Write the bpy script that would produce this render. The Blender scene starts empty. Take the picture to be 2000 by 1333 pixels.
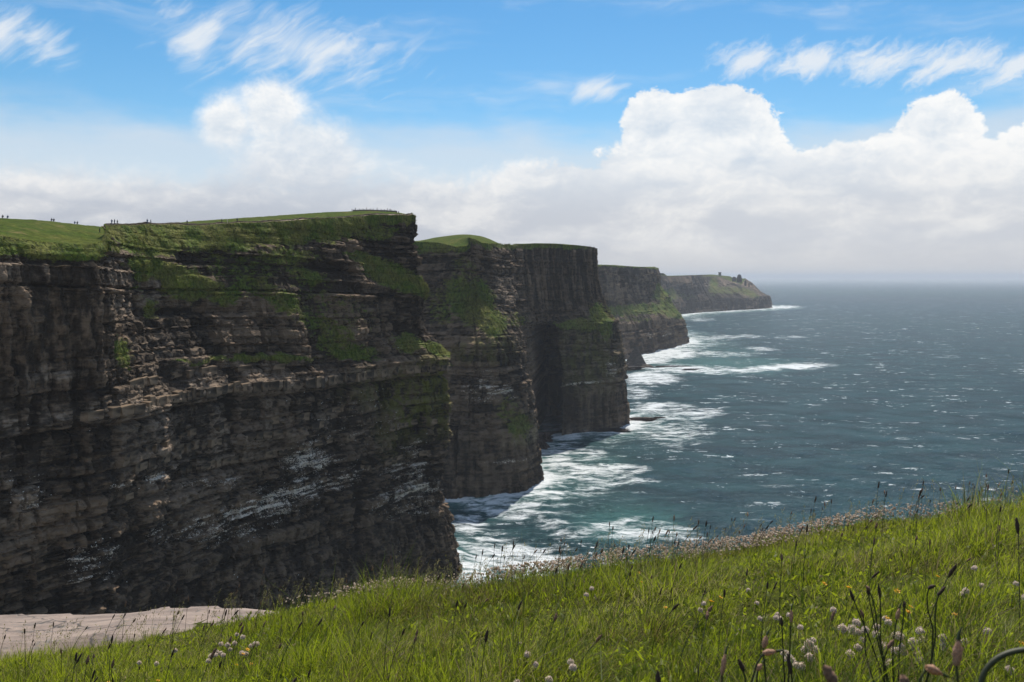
import bpy, bmesh, math, random
import numpy as np
from mathutils import Vector, Matrix

# ------------------------------------------------------------------ camera, sky, sun, exposure
SC = bpy.context.scene
COL = SC.collection
F, HZ, EYE = 1700.0, 540.0, 150.0            # focal length in photo pixels, horizon row, eye height over the sea
cam_d = bpy.data.cameras.new('camera')
cam = bpy.data.objects.new('camera', cam_d); COL.objects.link(cam)
cam.location = (0, 0, EYE); cam.rotation_euler = (math.radians(90), 0, 0)
cam_d.sensor_width = 36.0; cam_d.lens = 36.0 * F / 2000.0
cam_d.shift_y = -(666.5 - HZ) / 2000.0
cam_d.clip_start = 0.05; cam_d.clip_end = 300000.0
cam_d.dof.use_dof = True; cam_d.dof.focus_distance = 7.0; cam_d.dof.aperture_fstop = 11.0
SC.camera = cam

SUN_AZ, SUN_EL = math.radians(9), math.radians(57)     # azimuth from the view axis (+Y), negative = left
sun_vec = Vector((math.sin(SUN_AZ) * math.cos(SUN_EL), math.cos(SUN_AZ) * math.cos(SUN_EL), math.sin(SUN_EL)))

SC.view_settings.view_transform = 'Standard'; SC.view_settings.look = 'None'
SC.view_settings.exposure = 0.0; SC.view_settings.gamma = 1.0; SC.view_settings.use_curve_mapping = False
SC.render.engine = 'CYCLES'
SC.cycles.use_denoising = True
SC.cycles.max_bounces = 6; SC.cycles.diffuse_bounces = 3; SC.cycles.glossy_bounces = 2
SC.cycles.transmission_bounces = 4; SC.cycles.transparent_max_bounces = 8; SC.cycles.volume_bounces = 0
SC.cycles.caustics_reflective = False; SC.cycles.caustics_refractive = False

class NT:
    """small helper to write node trees"""
    def __init__(s, tree): s.t = tree; s.t.nodes.clear()
    def n(s, typ, **kw):
        nd = s.t.nodes.new(typ)
        for k, v in kw.items():
            if k.startswith('_'):
                key = k[1:]; key = int(key) if key.isdigit() else key.replace('__', ' ')
                s.set(nd.inputs[key], v)
            else: setattr(nd, k, v)
        return nd
    def set(s, sock, v):
        if isinstance(v, bpy.types.NodeSocket): s.t.links.new(v, sock)
        elif isinstance(v, bpy.types.Node): s.t.links.new(v.outputs[0], sock)
        else:
            if hasattr(sock.default_value, '__len__') and not hasattr(v, '__len__'): v = [v] * len(sock.default_value)
            if hasattr(v, '__len__') and len(sock.default_value) == 4 and len(v) == 3: v = (*v, 1)
            sock.default_value = v
    def m(s, op, a, b=0.0, c=0.0, clamp=False):
        nd = s.t.nodes.new('ShaderNodeMath'); nd.operation = op; nd.use_clamp = clamp
        for i, v in enumerate((a, b, c)): s.set(nd.inputs[i], v)
        return nd.outputs[0]
    def v(s, op, a, b=(0, 0, 0)):
        nd = s.t.nodes.new('ShaderNodeVectorMath'); nd.operation = op
        s.set(nd.inputs[0], a)
        if op == 'SCALE': s.set(nd.inputs[3], b)
        else: s.set(nd.inputs[1], b)
        return nd.outputs[1] if op in ('LENGTH', 'DISTANCE', 'DOT_PRODUCT') else nd.outputs[0]
    def noise(s, vec, scale, detail=4, rough=0.55, dist=0.0, lac=2.0, typ='FBM', col=False):
        nd = s.t.nodes.new('ShaderNodeTexNoise'); nd.noise_type = typ
        s.set(nd.inputs['Vector'], vec)
        for k, v in (('Scale', scale), ('Detail', detail), ('Roughness', rough), ('Distortion', dist), ('Lacunarity', lac)): s.set(nd.inputs[k], v)
        return nd.outputs[1] if col else nd.outputs[0]
    def ss(s, x, a, b, lo=0.0, hi=1.0, smooth=True):
        nd = s.t.nodes.new('ShaderNodeMapRange'); nd.interpolation_type = 'SMOOTHSTEP' if smooth else 'LINEAR'; nd.clamp = True
        for i, v in enumerate((x, a, b, lo, hi)): s.set(nd.inputs[i], v)
        return nd.outputs[0]
    def mix(s, f, a, b, mode='MIX'):
        nd = s.t.nodes.new('ShaderNodeMix'); nd.data_type = 'RGBA'; nd.blend_type = mode; nd.clamp_factor = True
        s.set(nd.inputs[0], f); s.set(nd.inputs[6], a); s.set(nd.inputs[7], b)
        return nd.outputs[2]
    def attr(s, name, out=2):
        nd = s.t.nodes.new('ShaderNodeAttribute'); nd.attribute_name = name
        return nd.outputs[out]

def az_el(px, py):
    a = math.atan((px - 1000) / F); return a, math.atan((HZ - py) / F * math.cos(a))

world = bpy.data.worlds.new('World'); SC.world = world; world.use_nodes = True
def build_world():
    T = NT(world.node_tree)
    sky = T.n('ShaderNodeTexSky', sky_type='NISHITA', sun_disc=False)
    sky.sun_elevation = SUN_EL; sky.sun_rotation = SUN_AZ
    sky.altitude = 0; sky.air_density = 1.0; sky.dust_density = 0.3; sky.ozone_density = 3.0
    d = T.n('ShaderNodeTexCoord').outputs['Generated']
    sep = T.n('ShaderNodeSeparateXYZ', _0=d)
    az = T.m('ARCTAN2', sep.outputs[0], sep.outputs[1])
    el = T.m('ARCSINE', sep.outputs[2])
    AE = T.n('ShaderNodeCombineXYZ', _0=az, _1=el).outputs[0]
    # wandering of the outlines: big billows plus fine crinkle, from the view direction itself
    dd = T.v('MULTIPLY', d, (1, 1, 1.3))
    wv = T.v('ADD', dd, T.v('SCALE', T.noise(dd, 14, 2, col=True), 0.035))
    def fluff(vec):
        v1 = T.n('ShaderNodeTexVoronoi', feature='F1', _Vector=vec, _Scale=26.0, _Detail=3.0, _Roughness=0.68, _Lacunarity=2.2, normalize=True)
        n = T.noise(vec, 13, 6, 0.66)
        return T.m('ADD', T.m('MULTIPLY', T.m('SUBTRACT', 0.40, v1.outputs[0]), 1.5), T.m('MULTIPLY', T.m('SUBTRACT', n, 0.5), 2.0))
    fl = fluff(wv)
    flL = fluff(T.v('ADD', wv, (-0.006, 0.0, 0.012)))
    # cumulus: bank up to a given height, with towers
    def blobs(lst):
        out = None
        for (px, py, rx, ry) in lst:
            a, e = az_el(px, py)
            q = T.n('ShaderNodeVectorMath', operation='MULTIPLY_ADD', _0=AE, _1=(F / rx, F / ry, 0), _2=(-a * F / rx, -e * F / ry, 0)).outputs[0]
            w = T.m('SUBTRACT', 1.0, T.v('LENGTH', q))
            out = w if out is None else T.n('ShaderNodeMath', operation='SMOOTH_MAX', _0=out, _1=w, _2=0.25).outputs[0]
        return out
    towers = blobs([(1285, 250, 70, 75), (1400, 252, 120, 80), (1460, 305, 80, 85), (1335, 355, 190, 100),
                    (1832, 272, 75, 85), (1765, 335, 110, 70), (1910, 350, 130, 72), (1650, 375, 110, 85), (2050, 345, 150, 88),
                    (530, 215, 75, 70), (440, 240, 60, 60), (590, 320, 150, 110), (2350, 350, 300, 110), (-350, 380, 300, 110)])
    lowmod = T.noise(d, 1.7, 2, 0.5)
    bank = T.m('MULTIPLY', T.m('SUBTRACT', T.m('ADD', 0.128, T.m('MULTIPLY', T.m('SUBTRACT', lowmod, 0.5), 0.10)), el), 16.0)
    field = T.n('ShaderNodeMath', operation='SMOOTH_MAX', _0=bank, _1=T.m('MULTIPLY', towers, 1.0), _2=0.3).outputs[0]
    dens = T.m('ADD', field, T.m('MULTIPLY', fl, 0.42))
    # crisp edge on the right-hand towers, softer in the bank
    soft = T.ss(az, -0.12, 0.12, 0.62, 0.11)
    cov = T.ss(dens, 0.0, soft)
    lit = T.ss(T.m('SUBTRACT', fl, flL), -0.42, 0.46)
    rim = T.m('SUBTRACT', 1.0, T.ss(dens, 0.1, 1.2))
    low = T.ss(el, 0.05, 0.155)
    side = T.ss(az, -0.35, 0.35)
    puffs = T.ss(T.noise(T.v('MULTIPLY', wv, (1, 1, 2.4)), 7.0, 6, 0.56), 0.40, 0.64)
    shade_c = T.mix(low, T.mix(side, (5.0, 5.3, 6.0), (6.2, 6.45, 6.95)), (6.6, 7.4, 8.3))
    lit_c = T.mix(low, T.mix(side, (7.7, 7.7, 7.8), (8.2, 8.2, 8.2)), (9.9, 9.9, 9.8))
    up = T.m('ADD', T.m('MULTIPLY', lit, 0.55), T.m('MULTIPLY', rim, 0.45))
    f_hi = T.m('ADD', up, T.m('MULTIPLY', T.m('SUBTRACT', puffs, 0.4), 0.5), clamp=True)
    f_lo = T.m('MULTIPLY', puffs, T.m('ADD', 0.55, T.m('MULTIPLY', lit, 0.6)), clamp=True)
    ccol = T.mix(T.m('ADD', T.m('MULTIPLY', f_hi, low), T.m('MULTIPLY', f_lo, T.m('SUBTRACT', 1.0, low))), shade_c, lit_c)
    # veil of thin high cloud over the bank, and cirrus
    veil = T.m('MULTIPLY', T.ss(T.m('ADD', el, T.m('MULTIPLY', T.m('SUBTRACT', T.noise(T.v('MULTIPLY', d, (1, 1, 3)), 5, 5, 0.55), 0.5), 0.10)), 0.185, 0.135), 0.72)
    ang = T.n('ShaderNodeMapping', vector_type='TEXTURE', _Vector=AE, _Rotation=(0, 0, math.radians(33)), _Scale=(1 / 9, 1 / 60, 1)).outputs[0]
    warp = T.v('ADD', ang, T.v('SCALE', T.noise(AE, 9, 2, 0.5, col=True), 3.0))
    cn = T.noise(warp, 1.0, 7, 0.58)
    cir = blobs([(600, 95, 220, 85), (380, 80, 80, 80), (70, 75, 60, 50), (5, 70, 50, 60), (1170, 175, 75, 32)])
    cirm = T.m('MULTIPLY', T.ss(T.m('ADD', cir, T.m('MULTIPLY', T.m('SUBTRACT', cn, 0.5), 2.6)), -0.05, 1.25), 0.85)
    ang2 = T.n('ShaderNodeMapping', vector_type='TEXTURE', _Vector=AE, _Rotation=(0, 0, math.radians(28)), _Scale=(1 / 18, 1 / 70, 1)).outputs[0]
    warp2 = T.v('ADD', ang2, T.v('SCALE', T.noise(AE, 24, 3, 0.55, col=True), 2.0))
    cn2 = T.noise(warp2, 1.0, 7, 0.6)
    cir2 = blobs([(1465, 118, 85, 40), (1585, 118, 110, 38), (1720, 122, 130, 42), (1860, 122, 140, 42), (2010, 128, 140, 40), (2150, 130, 140, 40)])
    cirm2 = T.m('MULTIPLY', T.ss(T.m('ADD', cir2, T.m('MULTIPLY', T.m('SUBTRACT', cn2, 0.5), 2.3)), -0.05, 1.0), 0.85)
    wisps = T.m('MULTIPLY', T.ss(T.noise(T.v('ADD', T.v('MULTIPLY', AE, (3.0, 22, 1)), T.v('SCALE', T.noise(AE, 5, 3, col=True), 1.2)), 1.0, 6, 0.6), 0.50, 0.82), 0.45)
    allc = T.m('MAXIMUM', T.m('MAXIMUM', cirm, cirm2), wisps)
    # higher overhead, out of the frame, broken cloud, its cover thickened to make the fill light less blue
    upper = T.m('MULTIPLY', T.ss(T.noise(d, 3.2, 6, 0.58), 0.44, 0.58), T.m('MULTIPLY', T.ss(el, 0.40, 0.7), 0.85))
    base = T.n('ShaderNodeHueSaturation', _Color=sky.outputs[0], _Saturation=1.34, _Value=SKY_GAIN, _Hue=0.492).outputs[0]
    c = T.mix(allc, base, (8.6, 8.9, 9.2))
    c = T.mix(veil, c, (7.0, 7.6, 8.3))
    c = T.mix(T.m('MULTIPLY', cov, 0.97), c, ccol)
    c = T.mix(upper, c, (7.6, 7.8, 8.1))
    # grey-white air at the very horizon
    c = T.mix(T.ss(el, 0.05, -0.005), c, (6.2, 6.25, 6.45))
    bg = T.n('ShaderNodeBackground', _Color=c, _Strength=0.1)
    T.n('ShaderNodeOutputWorld', _Surface=bg)
SKY_GAIN = 1.15
build_world()
world.cycles.sampling_method = 'MANUAL'; world.cycles.sample_map_resolution = 512

sun_d = bpy.data.lights.new('sun', 'SUN'); sun = bpy.data.objects.new('sun', sun_d); COL.objects.link(sun)
sun_d.energy = 5.0; sun_d.angle = math.radians(0.55); sun_d.color = (1.0, 0.95, 0.86)
sun.rotation_euler = sun_vec.to_track_quat('Z', 'Y').to_euler(); sun.location = (20, 300, 420)

# ------------------------------------------------------------------ helpers
RNG = np.random.default_rng(7)
random.seed(7)
def hash01(*ks):
    h = np.zeros(np.broadcast(*ks).shape, np.uint64) + np.uint64(0x9E3779B97F4A7C15)
    for k in ks:
        h ^= np.asarray(k).astype(np.int64).astype(np.uint64) * np.uint64(0xBF58476D1CE4E5B9)
        h ^= h >> np.uint64(29); h *= np.uint64(0x94D049BB133111EB); h ^= h >> np.uint64(32)
    return (h >> np.uint64(11)).astype(np.float64) / float(1 << 53)
def vnoise(x, y, z=0.0, seed=0):
    """smooth value noise, -1..1"""
    x, y, z = np.broadcast_arrays(np.asarray(x, float), np.asarray(y, float), np.asarray(z, float))
    ix, iy, iz = np.floor(x), np.floor(y), np.floor(z)
    fx, fy, fz = x - ix, y - iy, z - iz
    fx, fy, fz = (t * t * t * (t * (t * 6 - 15) + 10) for t in (fx, fy, fz))
    out = 0
    for a in (0, 1):
        for b in (0, 1):
            for c in (0, 1):
                w = (fx if a else 1 - fx) * (fy if b else 1 - fy) * (fz if c else 1 - fz)
                out = out + w * hash01(ix + a, iy + b, iz + c, np.int64(seed))
    return out * 2 - 1
def fbm(x, y, z=0.0, oct=4, rough=0.5, seed=0):
    s, a, n = 0, 1.0, 0
    for o in range(oct):
        s = s + a * vnoise(np.asarray(x) * 2 ** o, np.asarray(y) * 2 ** o, np.asarray(z) * 2 ** o, seed + o * 17); n += a; a *= rough
    return s / n
def sstep(a, b, x): t = np.clip((np.asarray(x, float) - a) / (b - a), 0, 1); return t * t * (3 - 2 * t)
def proj(P):
    """photo pixel of a world point (measuring aid)"""
    return 1000 + F * P[..., 0] / P[..., 1], HZ - F * (P[..., 2] - EYE) / P[..., 1]
def PT(px, d, py=None):
    x = (px - 1000) / F * d
    return (x, d) if py is None else (x, d, EYE + (HZ - py) / F * d)
def ellm(px, py, lst):
    """soft union of ellipses (cx, cy, rx, ry, angle_deg[, strength]) -> 0..1"""
    m = np.zeros(np.shape(px))
    for e in lst:
        cx, cy, rx, ry, an = e[:5]; st = e[5] if len(e) > 5 else 1.0
        c, s_ = math.cos(math.radians(an)), math.sin(math.radians(an))
        dx, dy = px - cx, py - cy
        q = np.sqrt(((dx * c + dy * s_) / rx) ** 2 + ((-dx * s_ + dy * c) / ry) ** 2)
        m = np.maximum(m, st * np.clip(1.6 - 1.2 * q, 0, 1))
    return m
def tag(o, label=None, cat=None, group=None, kind=None):
    if label: o['label'] = label
    if cat: o['category'] = cat
    if group: o['group'] = group
    if kind: o['kind'] = kind
    return o
def np_mesh(name, V, Fc, mat=None, attrs=None, smooth=False, parent=None, fattrs=None, mats=None, midx=None):
    """V (n,3); Fc (m,3|4) or list of arrays"""
    V = np.ascontiguousarray(V, np.float32)
    Fs = Fc if isinstance(Fc, list) else [Fc]
    Fs = [np.ascontiguousarray(f, np.int32) for f in Fs if len(f)]
    me = bpy.data.meshes.new(name)
    nl = sum(f.size for f in Fs); npol = sum(len(f) for f in Fs)
    me.vertices.add(len(V)); me.vertices.foreach_set('co', V.ravel())
    me.loops.add(nl); me.loops.foreach_set('vertex_index', np.concatenate([f.ravel() for f in Fs]))
    me.polygons.add(npol)
    tot = np.concatenate([np.full(len(f), f.shape[1], np.int32) for f in Fs])
    st = np.concatenate([[0], np.cumsum(tot)[:-1]]).astype(np.int32)
    me.polygons.foreach_set('loop_start', st)
    try: me.polygons.foreach_set('loop_total', tot)
    except Exception: pass
    me.polygons.foreach_set('use_smooth', np.full(npol, smooth, bool))
    if midx is not None: me.polygons.foreach_set('material_index', np.asarray(midx, np.int32))
    for k, v in (attrs or {}).items():
        a = me.attributes.new(k, 'FLOAT', 'POINT'); a.data.foreach_set('value', np.ascontiguousarray(v, np.float32).ravel())
    me.update(calc_edges=True)
    for m_ in (mats or ([mat] if mat else [])): me.materials.append(m_)
    o = bpy.data.objects.new(name, me); COL.objects.link(o)
    if parent is not None: o.parent = parent
    return o
def empty(name, loc=(0, 0, 0), rz=0.0):
    o = bpy.data.objects.new(name, None); COL.objects.link(o); o.location = loc; o.rotation_euler = (0, 0, rz)
    o.empty_display_size = 0.2
    return o
def grid_faces(nu, nv, off=0):
    i = np.arange(nu - 1)[:, None] * nv + np.arange(nv - 1)[None, :] + off
    return np.stack([i, i + nv, i + nv + 1, i + 1], -1).reshape(-1, 4)
def catmull(P, n_per=24):
    P = np.asarray(P, float)
    Q = np.vstack([2 * P[0] - P[1], P, 2 * P[-1] - P[-2]])
    out = []
    for i in range(1, len(Q) - 2):
        p0, p1, p2, p3 = Q[i - 1:i + 3]
        d1 = max(np.linalg.norm(p2[:2] - p1[:2]), 1e-6)
        t = np.linspace(0, 1, n_per, endpoint=False)[:, None]
        m1 = (p2 - p0) * d1 / max(np.linalg.norm(p2[:2] - p0[:2]), 1e-6)
        m2 = (p3 - p1) * d1 / max(np.linalg.norm(p3[:2] - p1[:2]), 1e-6)
        h = (2 * t**3 - 3 * t**2 + 1) * p1 + (t**3 - 2 * t**2 + t) * m1 + (-2 * t**3 + 3 * t**2) * p2 + (t**3 - t**2) * m2
        out.append(h)
    out.append(Q[-2][None]); return np.vstack(out)
def resample(C, step):
    s = np.concatenate([[0], np.cumsum(np.linalg.norm(np.diff(C[:, :2], axis=0), axis=1))])
    n = max(int(s[-1] / step) + 1, 4); t = np.linspace(0, s[-1], n)
    return np.stack([np.interp(t, s, C[:, k]) for k in range(C.shape[1])], -1), t

def new_mat(name):
    m = bpy.data.materials.new(name); m.use_nodes = True
    return m, NT(m.node_tree)
def principled(T, **kw):
    b = T.n('ShaderNodeBsdfPrincipled')
    for k, v in kw.items(): T.set(b.inputs[k.replace('__', ' ')], v)
    return b
def simple_mat(name, col, rough=0.8, var=0.25, scale=8.0, bump=0.0, trans=0.0):
    m, T = new_mat(name)
    pos = T.n('ShaderNodeTexCoord').outputs['Object']
    n = T.noise(pos, scale, 4, 0.6)
    c = T.mix(T.ss(n, 0.3, 0.7), tuple(x * (1 - var) for x in col), tuple(min(x * (1 + var), 1) for x in col))
    b = principled(T, Base__Color=c, Roughness=rough)
    if bump: T.set(b.inputs['Normal'], T.n('ShaderNodeBump', _Strength=bump, _Height=n, _Distance=0.02))
    s = b.outputs[0]
    if trans:
        tr = T.n('ShaderNodeBsdfTranslucent', _Color=c)
        s = T.n('ShaderNodeMixShader', _0=trans, _1=s, _2=tr).outputs[0]
    T.n('ShaderNodeOutputMaterial', _Surface=s)
    return m

# ------------------------------------------------------------------ the cliffs
def cliff_material(name, s=1.0):
    """bedded dark sandstone and shale, turf where 'grass' says so, droppings and lichen stains"""
    m, T = new_mat(name)
    pos = T.n('ShaderNodeNewGeometry').outputs['Position']
    tone, gr, gu, mo, tan = (T.attr(k) for k in ('tone', 'grass', 'guano', 'moss', 'tan'))
    n1 = T.noise(T.v('MULTIPLY', pos, (1, 1, 2.2)), 0.35 / s, 6, 0.62)
    n2 = T.noise(T.v('MULTIPLY', pos, (0.6, 0.6, 0.22)), 0.5 / s, 4, 0.6)       # runs down the face
    sp_ = T.n('ShaderNodeSeparateXYZ', _0=pos)
    bed = T.n('ShaderNodeCombineXYZ', _0=T.m('MULTIPLY', sp_.outputs[0], 0.10), _1=T.m('MULTIPLY', sp_.outputs[1], 0.10), _2=T.attr('zb')).outputs[0]
    n3 = T.noise(bed, 1.15 / s, 5, 0.72)                                        # thin bedding
    nr = T.noise(T.v('MULTIPLY', pos, (1, 1, 0.16)), 0.75 / s, 5, 0.7)          # upright fluting where the rock is ribbed
    rb = T.attr('ribbed'); n3 = T.m('ADD', T.m('MULTIPLY', n3, T.m('SUBTRACT', 1.0, rb)), T.m('MULTIPLY', nr, rb))
    crk = T.n('ShaderNodeTexVoronoi', feature='DISTANCE_TO_EDGE', _Vector=T.n('ShaderNodeCombineXYZ', _0=T.m('MULTIPLY', sp_.outputs[0], 0.55), _1=T.m('MULTIPLY', sp_.outputs[1], 0.55), _2=T.attr('zb')).outputs[0], _Scale=0.62 / s).outputs[0]
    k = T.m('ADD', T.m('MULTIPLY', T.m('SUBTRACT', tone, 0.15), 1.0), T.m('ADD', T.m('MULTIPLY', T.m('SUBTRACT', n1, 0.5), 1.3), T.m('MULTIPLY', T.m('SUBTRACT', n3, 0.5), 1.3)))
    k = T.m('ADD', k, T.m('MULTIPLY', T.m('SUBTRACT', n2, 0.5), 0.5))
    dark = T.mix(n2, (0.022, 0.0165, 0.0120), (0.050, 0.034, 0.022))
    mid = T.mix(T.noise(pos, 0.05 / s, 3), (0.148, 0.107, 0.074), (0.225, 0.150, 0.092))
    c = T.mix(T.ss(k, 0.10, 0.95), dark, mid)
    tanc = T.mix(T.ss(k, 0.0, 0.75), (0.085, 0.064, 0.047), (0.34, 0.26, 0.19))
    c = T.mix(T.m('MULTIPLY', tan, T.ss(n1, 0.30, 0.62)), c, tanc)
    c = T.mix(T.m('MULTIPLY', mo, T.ss(n2, 0.36, 0.6)), c, T.mix(n1, (0.07, 0.076, 0.012), (0.20, 0.19, 0.03)))
    g1 = T.noise(pos, 0.10 / s, 4, 0.6); g2 = T.noise(T.v('MULTIPLY', pos, (1, 1, 0.45)), 1.1 / s, 4, 0.65)
    gc = T.mix(T.ss(g2, 0.3, 0.7), T.mix(T.ss(g1, 0.35, 0.65), (0.036, 0.054, 0.009), (0.062, 0.062, 0.016)), T.mix(T.ss(g1, 0.35, 0.65), (0.120, 0.175, 0.018), (0.20, 0.185, 0.042)))
    gm = T.ss(T.m('ADD', gr, T.m('MULTIPLY', T.m('SUBTRACT', n1, 0.5), 1.5)), 0.36, 0.62)
    c = T.mix(gm, c, gc)
    wn = T.noise(T.v('MULTIPLY', pos, (1, 1, 1.6)), 1.5 / s, 4, 0.75)
    wl = T.noise(bed, 0.62 / s, 4, 0.7)                                                            # ledge lines
    gsum = T.m('ADD', T.m('MULTIPLY', gu, 0.80), T.m('ADD', T.m('MULTIPLY', T.m('SUBTRACT', wn, 0.5), 2.7), T.m('MULTIPLY', T.m('SUBTRACT', wl, 0.5), 2.5)))
    c = T.mix(T.m('MULTIPLY', T.m('MULTIPLY', T.ss(gsum, 0.62, 0.90), T.ss(gu, 0.05, 0.3)), 0.95), c, (0.80, 0.69, 0.57))
    bp = T.n('ShaderNodeBump', _Strength=0.8, _Distance=0.7 * s, _Height=T.m('ADD', T.m('MULTIPLY', T.ss(crk, 0.0, 0.10), 0.5), T.m('ADD', n1, T.m('MULTIPLY', n3, 1.2))))
    b = principled(T, Base__Color=c, Roughness=0.85, Normal=bp)
    b.inputs['Specular IOR Level'].default_value = 0.12
    T.n('ShaderNodeOutputMaterial', _Surface=b)
    return m

def beds(z, s, thick, length, seed, lo=-40.0, hi=260.0, wob=0.0):
    """bedded and jointed rock: random value of the block a point (s along, z up) lies in, its bed's value, bed index"""
    r = np.random.default_rng(seed)
    n = int((hi - lo) / thick * 1.6)
    b = lo + np.cumsum(thick * np.exp(r.normal(0, 0.55, n)))
    th = np.diff(np.concatenate([[lo], b]))
    i = np.clip(np.searchsorted(b, z), 0, n - 1)
    L = length * np.exp(r.normal(0, 0.4, n)); off = r.random(n) * 50
    q = s / L[i] + off[i]
    q = q + 0.28 * np.sin(q * 2.3 + off[i])                 # uneven block lengths
    j = np.floor(q)
    up = b[i] - z; dn = z - (b[i] - th[i]); fr = (q - j) * L[i]
    e = np.minimum(np.minimum(up, dn), np.minimum(fr, L[i] - fr) * 1.2)      # metres to the nearest joint
    return hash01(i, j, np.int64(seed)), r.random(n)[i], i, e

def build_cliff(name, plan, rim, levels, O, step, seed, feat=None, bedk=1.0, dip=0.0, rim_cap=None, scale=1.0, ribs=None, zmin=-6.0, taper=1.0):
    """plan: control points (x, y) of the reference line along the face. rim: rim height at each.
    levels: heights (None = rim) and O[i][k]: outward offset of level k at control point i."""
    P = np.array([(*p, i) for i, p in enumerate(plan)], float)
    C, s = resample(catmull(P), step)
    ci = np.clip(C[:, 2], 0, len(plan) - 1)                                   # fractional control index
    tg = np.gradient(C[:, :2], axis=0); tg /= np.linalg.norm(tg, axis=1)[:, None]
    N = np.stack([tg[:, 1], -tg[:, 0]], -1)
    w = max(3, int(15 * min(scale, 2.2) / step)); ker = np.ones(w) / w
    N = np.stack([np.convolve(np.pad(N[:, k], w // 2, 'edge'), ker, 'same')[w // 2:w // 2 + len(N)] for k in (0, 1)], -1)
    N /= np.linalg.norm(N, axis=1)[:, None]
    zr = np.interp(ci, range(len(rim)), rim)
    zr = zr + 0.6 * scale * fbm(s / (9 * scale), 0.3, seed=seed)
    nz = int((np.mean(rim) - zmin) / step) + 2
    t = np.linspace(0, 1, nz)
    Z = zmin + (zr[:, None] - zmin) * t[None]
    S = np.broadcast_to(s[:, None], Z.shape)
    # profile
    K = len(levels)
    OO = np.stack([np.interp(ci, range(len(plan)), [O[i][k] for i in range(len(plan))]) for k in range(K)], -1)
    LV = np.stack([zr if l is None else np.minimum(np.full(len(s), float(l)), zr - 0.5 * (K - k)) for k, l in enumerate(levels)], -1)
    off = np.empty_like(Z)
    Zp = Z + scale * (2.2 * fbm(S / (14 * scale), Z / (16 * scale), seed=seed + 13, oct=3) + 0.9 * fbm(S / (3 * scale), Z / (4 * scale), seed=seed + 15, oct=2)) * sstep(0, 14 * scale, zr[:, None] - Z)
    for a in range(len(s)): off[a] = np.interp(Zp[a], LV[a], OO[a])
    base = np.stack([C[:, 0][:, None] + N[:, 0][:, None] * off, C[:, 1][:, None] + N[:, 1][:, None] * off, Z], -1)
    px, py = proj(base)
    A = dict(grass=np.zeros_like(Z), guano=np.zeros_like(Z), moss=np.zeros_like(Z), tan=np.zeros_like(Z), tone=np.zeros_like(Z), zb=np.zeros_like(Z), ribbed=np.zeros_like(Z))
    Zb = Z + dip * S + 2.0 * scale * fbm(S / (60 * scale), Z / (90 * scale), seed=seed + 3, oct=2)
    A['zb'] = Zb
    # rock relief: beds of three sizes, buttresses and gullies
    b1, l1, i1, e1 = beds(Zb, S + 1.2 * fbm(S / 6, Z / 3, seed=seed + 9, oct=2), 1.3 * scale, 3.2 * scale, seed + 1)
    b2, l2, i2, e2 = beds(Zb, S, 4.6 * scale, 9.0 * scale, seed + 2)
    b3, l3, i3, e3 = beds(Zb, S, 14.0 * scale, 26.0 * scale, seed + 4)
    gully = fbm(S / (17 * scale), Z / (130 * scale), seed=seed + 5, oct=3)
    rough = fbm(S / (3.0 * scale), Z / (2.2 * scale), seed=seed + 6, oct=3, rough=0.6)
    R = ((b1 - .5) * 1.3 + (l1 - .5) * 1.1 + (b2 - .5) * 2.4 + (l2 - .5) * 2.0 + (b3 - .5) * 2.6) * bedk * scale + gully * 3.4 * scale + rough * 0.9 * scale
    R = R - bedk * scale * (1.5 * (e2 < 0.36 * scale) * (b3 > .25) + 2.1 * (e3 < 0.5 * scale) + 0.5 * (e1 < 0.22 * scale))
    A['tone'] = 0.6 * b1 + 0.3 * l1 + 0.5 * (b2 - .3) + 0.5 * (b3 - .5)
    ctx = dict(px=px, py=py, Z=Z, S=S, Zb=Zb, ci=ci[:, None] + 0 * Z, zr=zr[:, None], t=t[None] + 0 * Z, b=(b1, b2, b3), l=(l1, l2, l3), i=(i1, i2, i3), off=off, R=R, rough=rough, gully=gully)
    ctx['push'] = None
    if feat: R = feat(ctx, A, R)
    top = sstep(0.0, 5.0 * scale, zr[:, None] - Z)
    R = R * (0.15 + 0.85 * top) * (1 - 0.75 * np.clip(A['grass'], 0, 1)) + np.clip(A['grass'], 0, 1) * (0.5 * fbm(S / (2.2 * scale), Z / (2.2 * scale), seed=seed + 8, oct=3, rough=.6) * scale + 0.8 * scale * fbm(S / (7 * scale), Z / (6 * scale), seed=seed + 11, oct=2))
    off = off + R
    V = np.stack([C[:, 0][:, None] + N[:, 0][:, None] * off, C[:, 1][:, None] + N[:, 1][:, None] * off, Z], -1)
    V[..., 2] += (0.25 * scale * rough * top)
    if ctx['push'] is not None: V[..., 0] += ctx['push'] * 0.12; V[..., 1] += ctx['push']
    return dict(C=C, N=N, s=s, ci=ci, V=V, A=A, zr=zr, rimV=V[:, -1].copy(), step=step)

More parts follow.
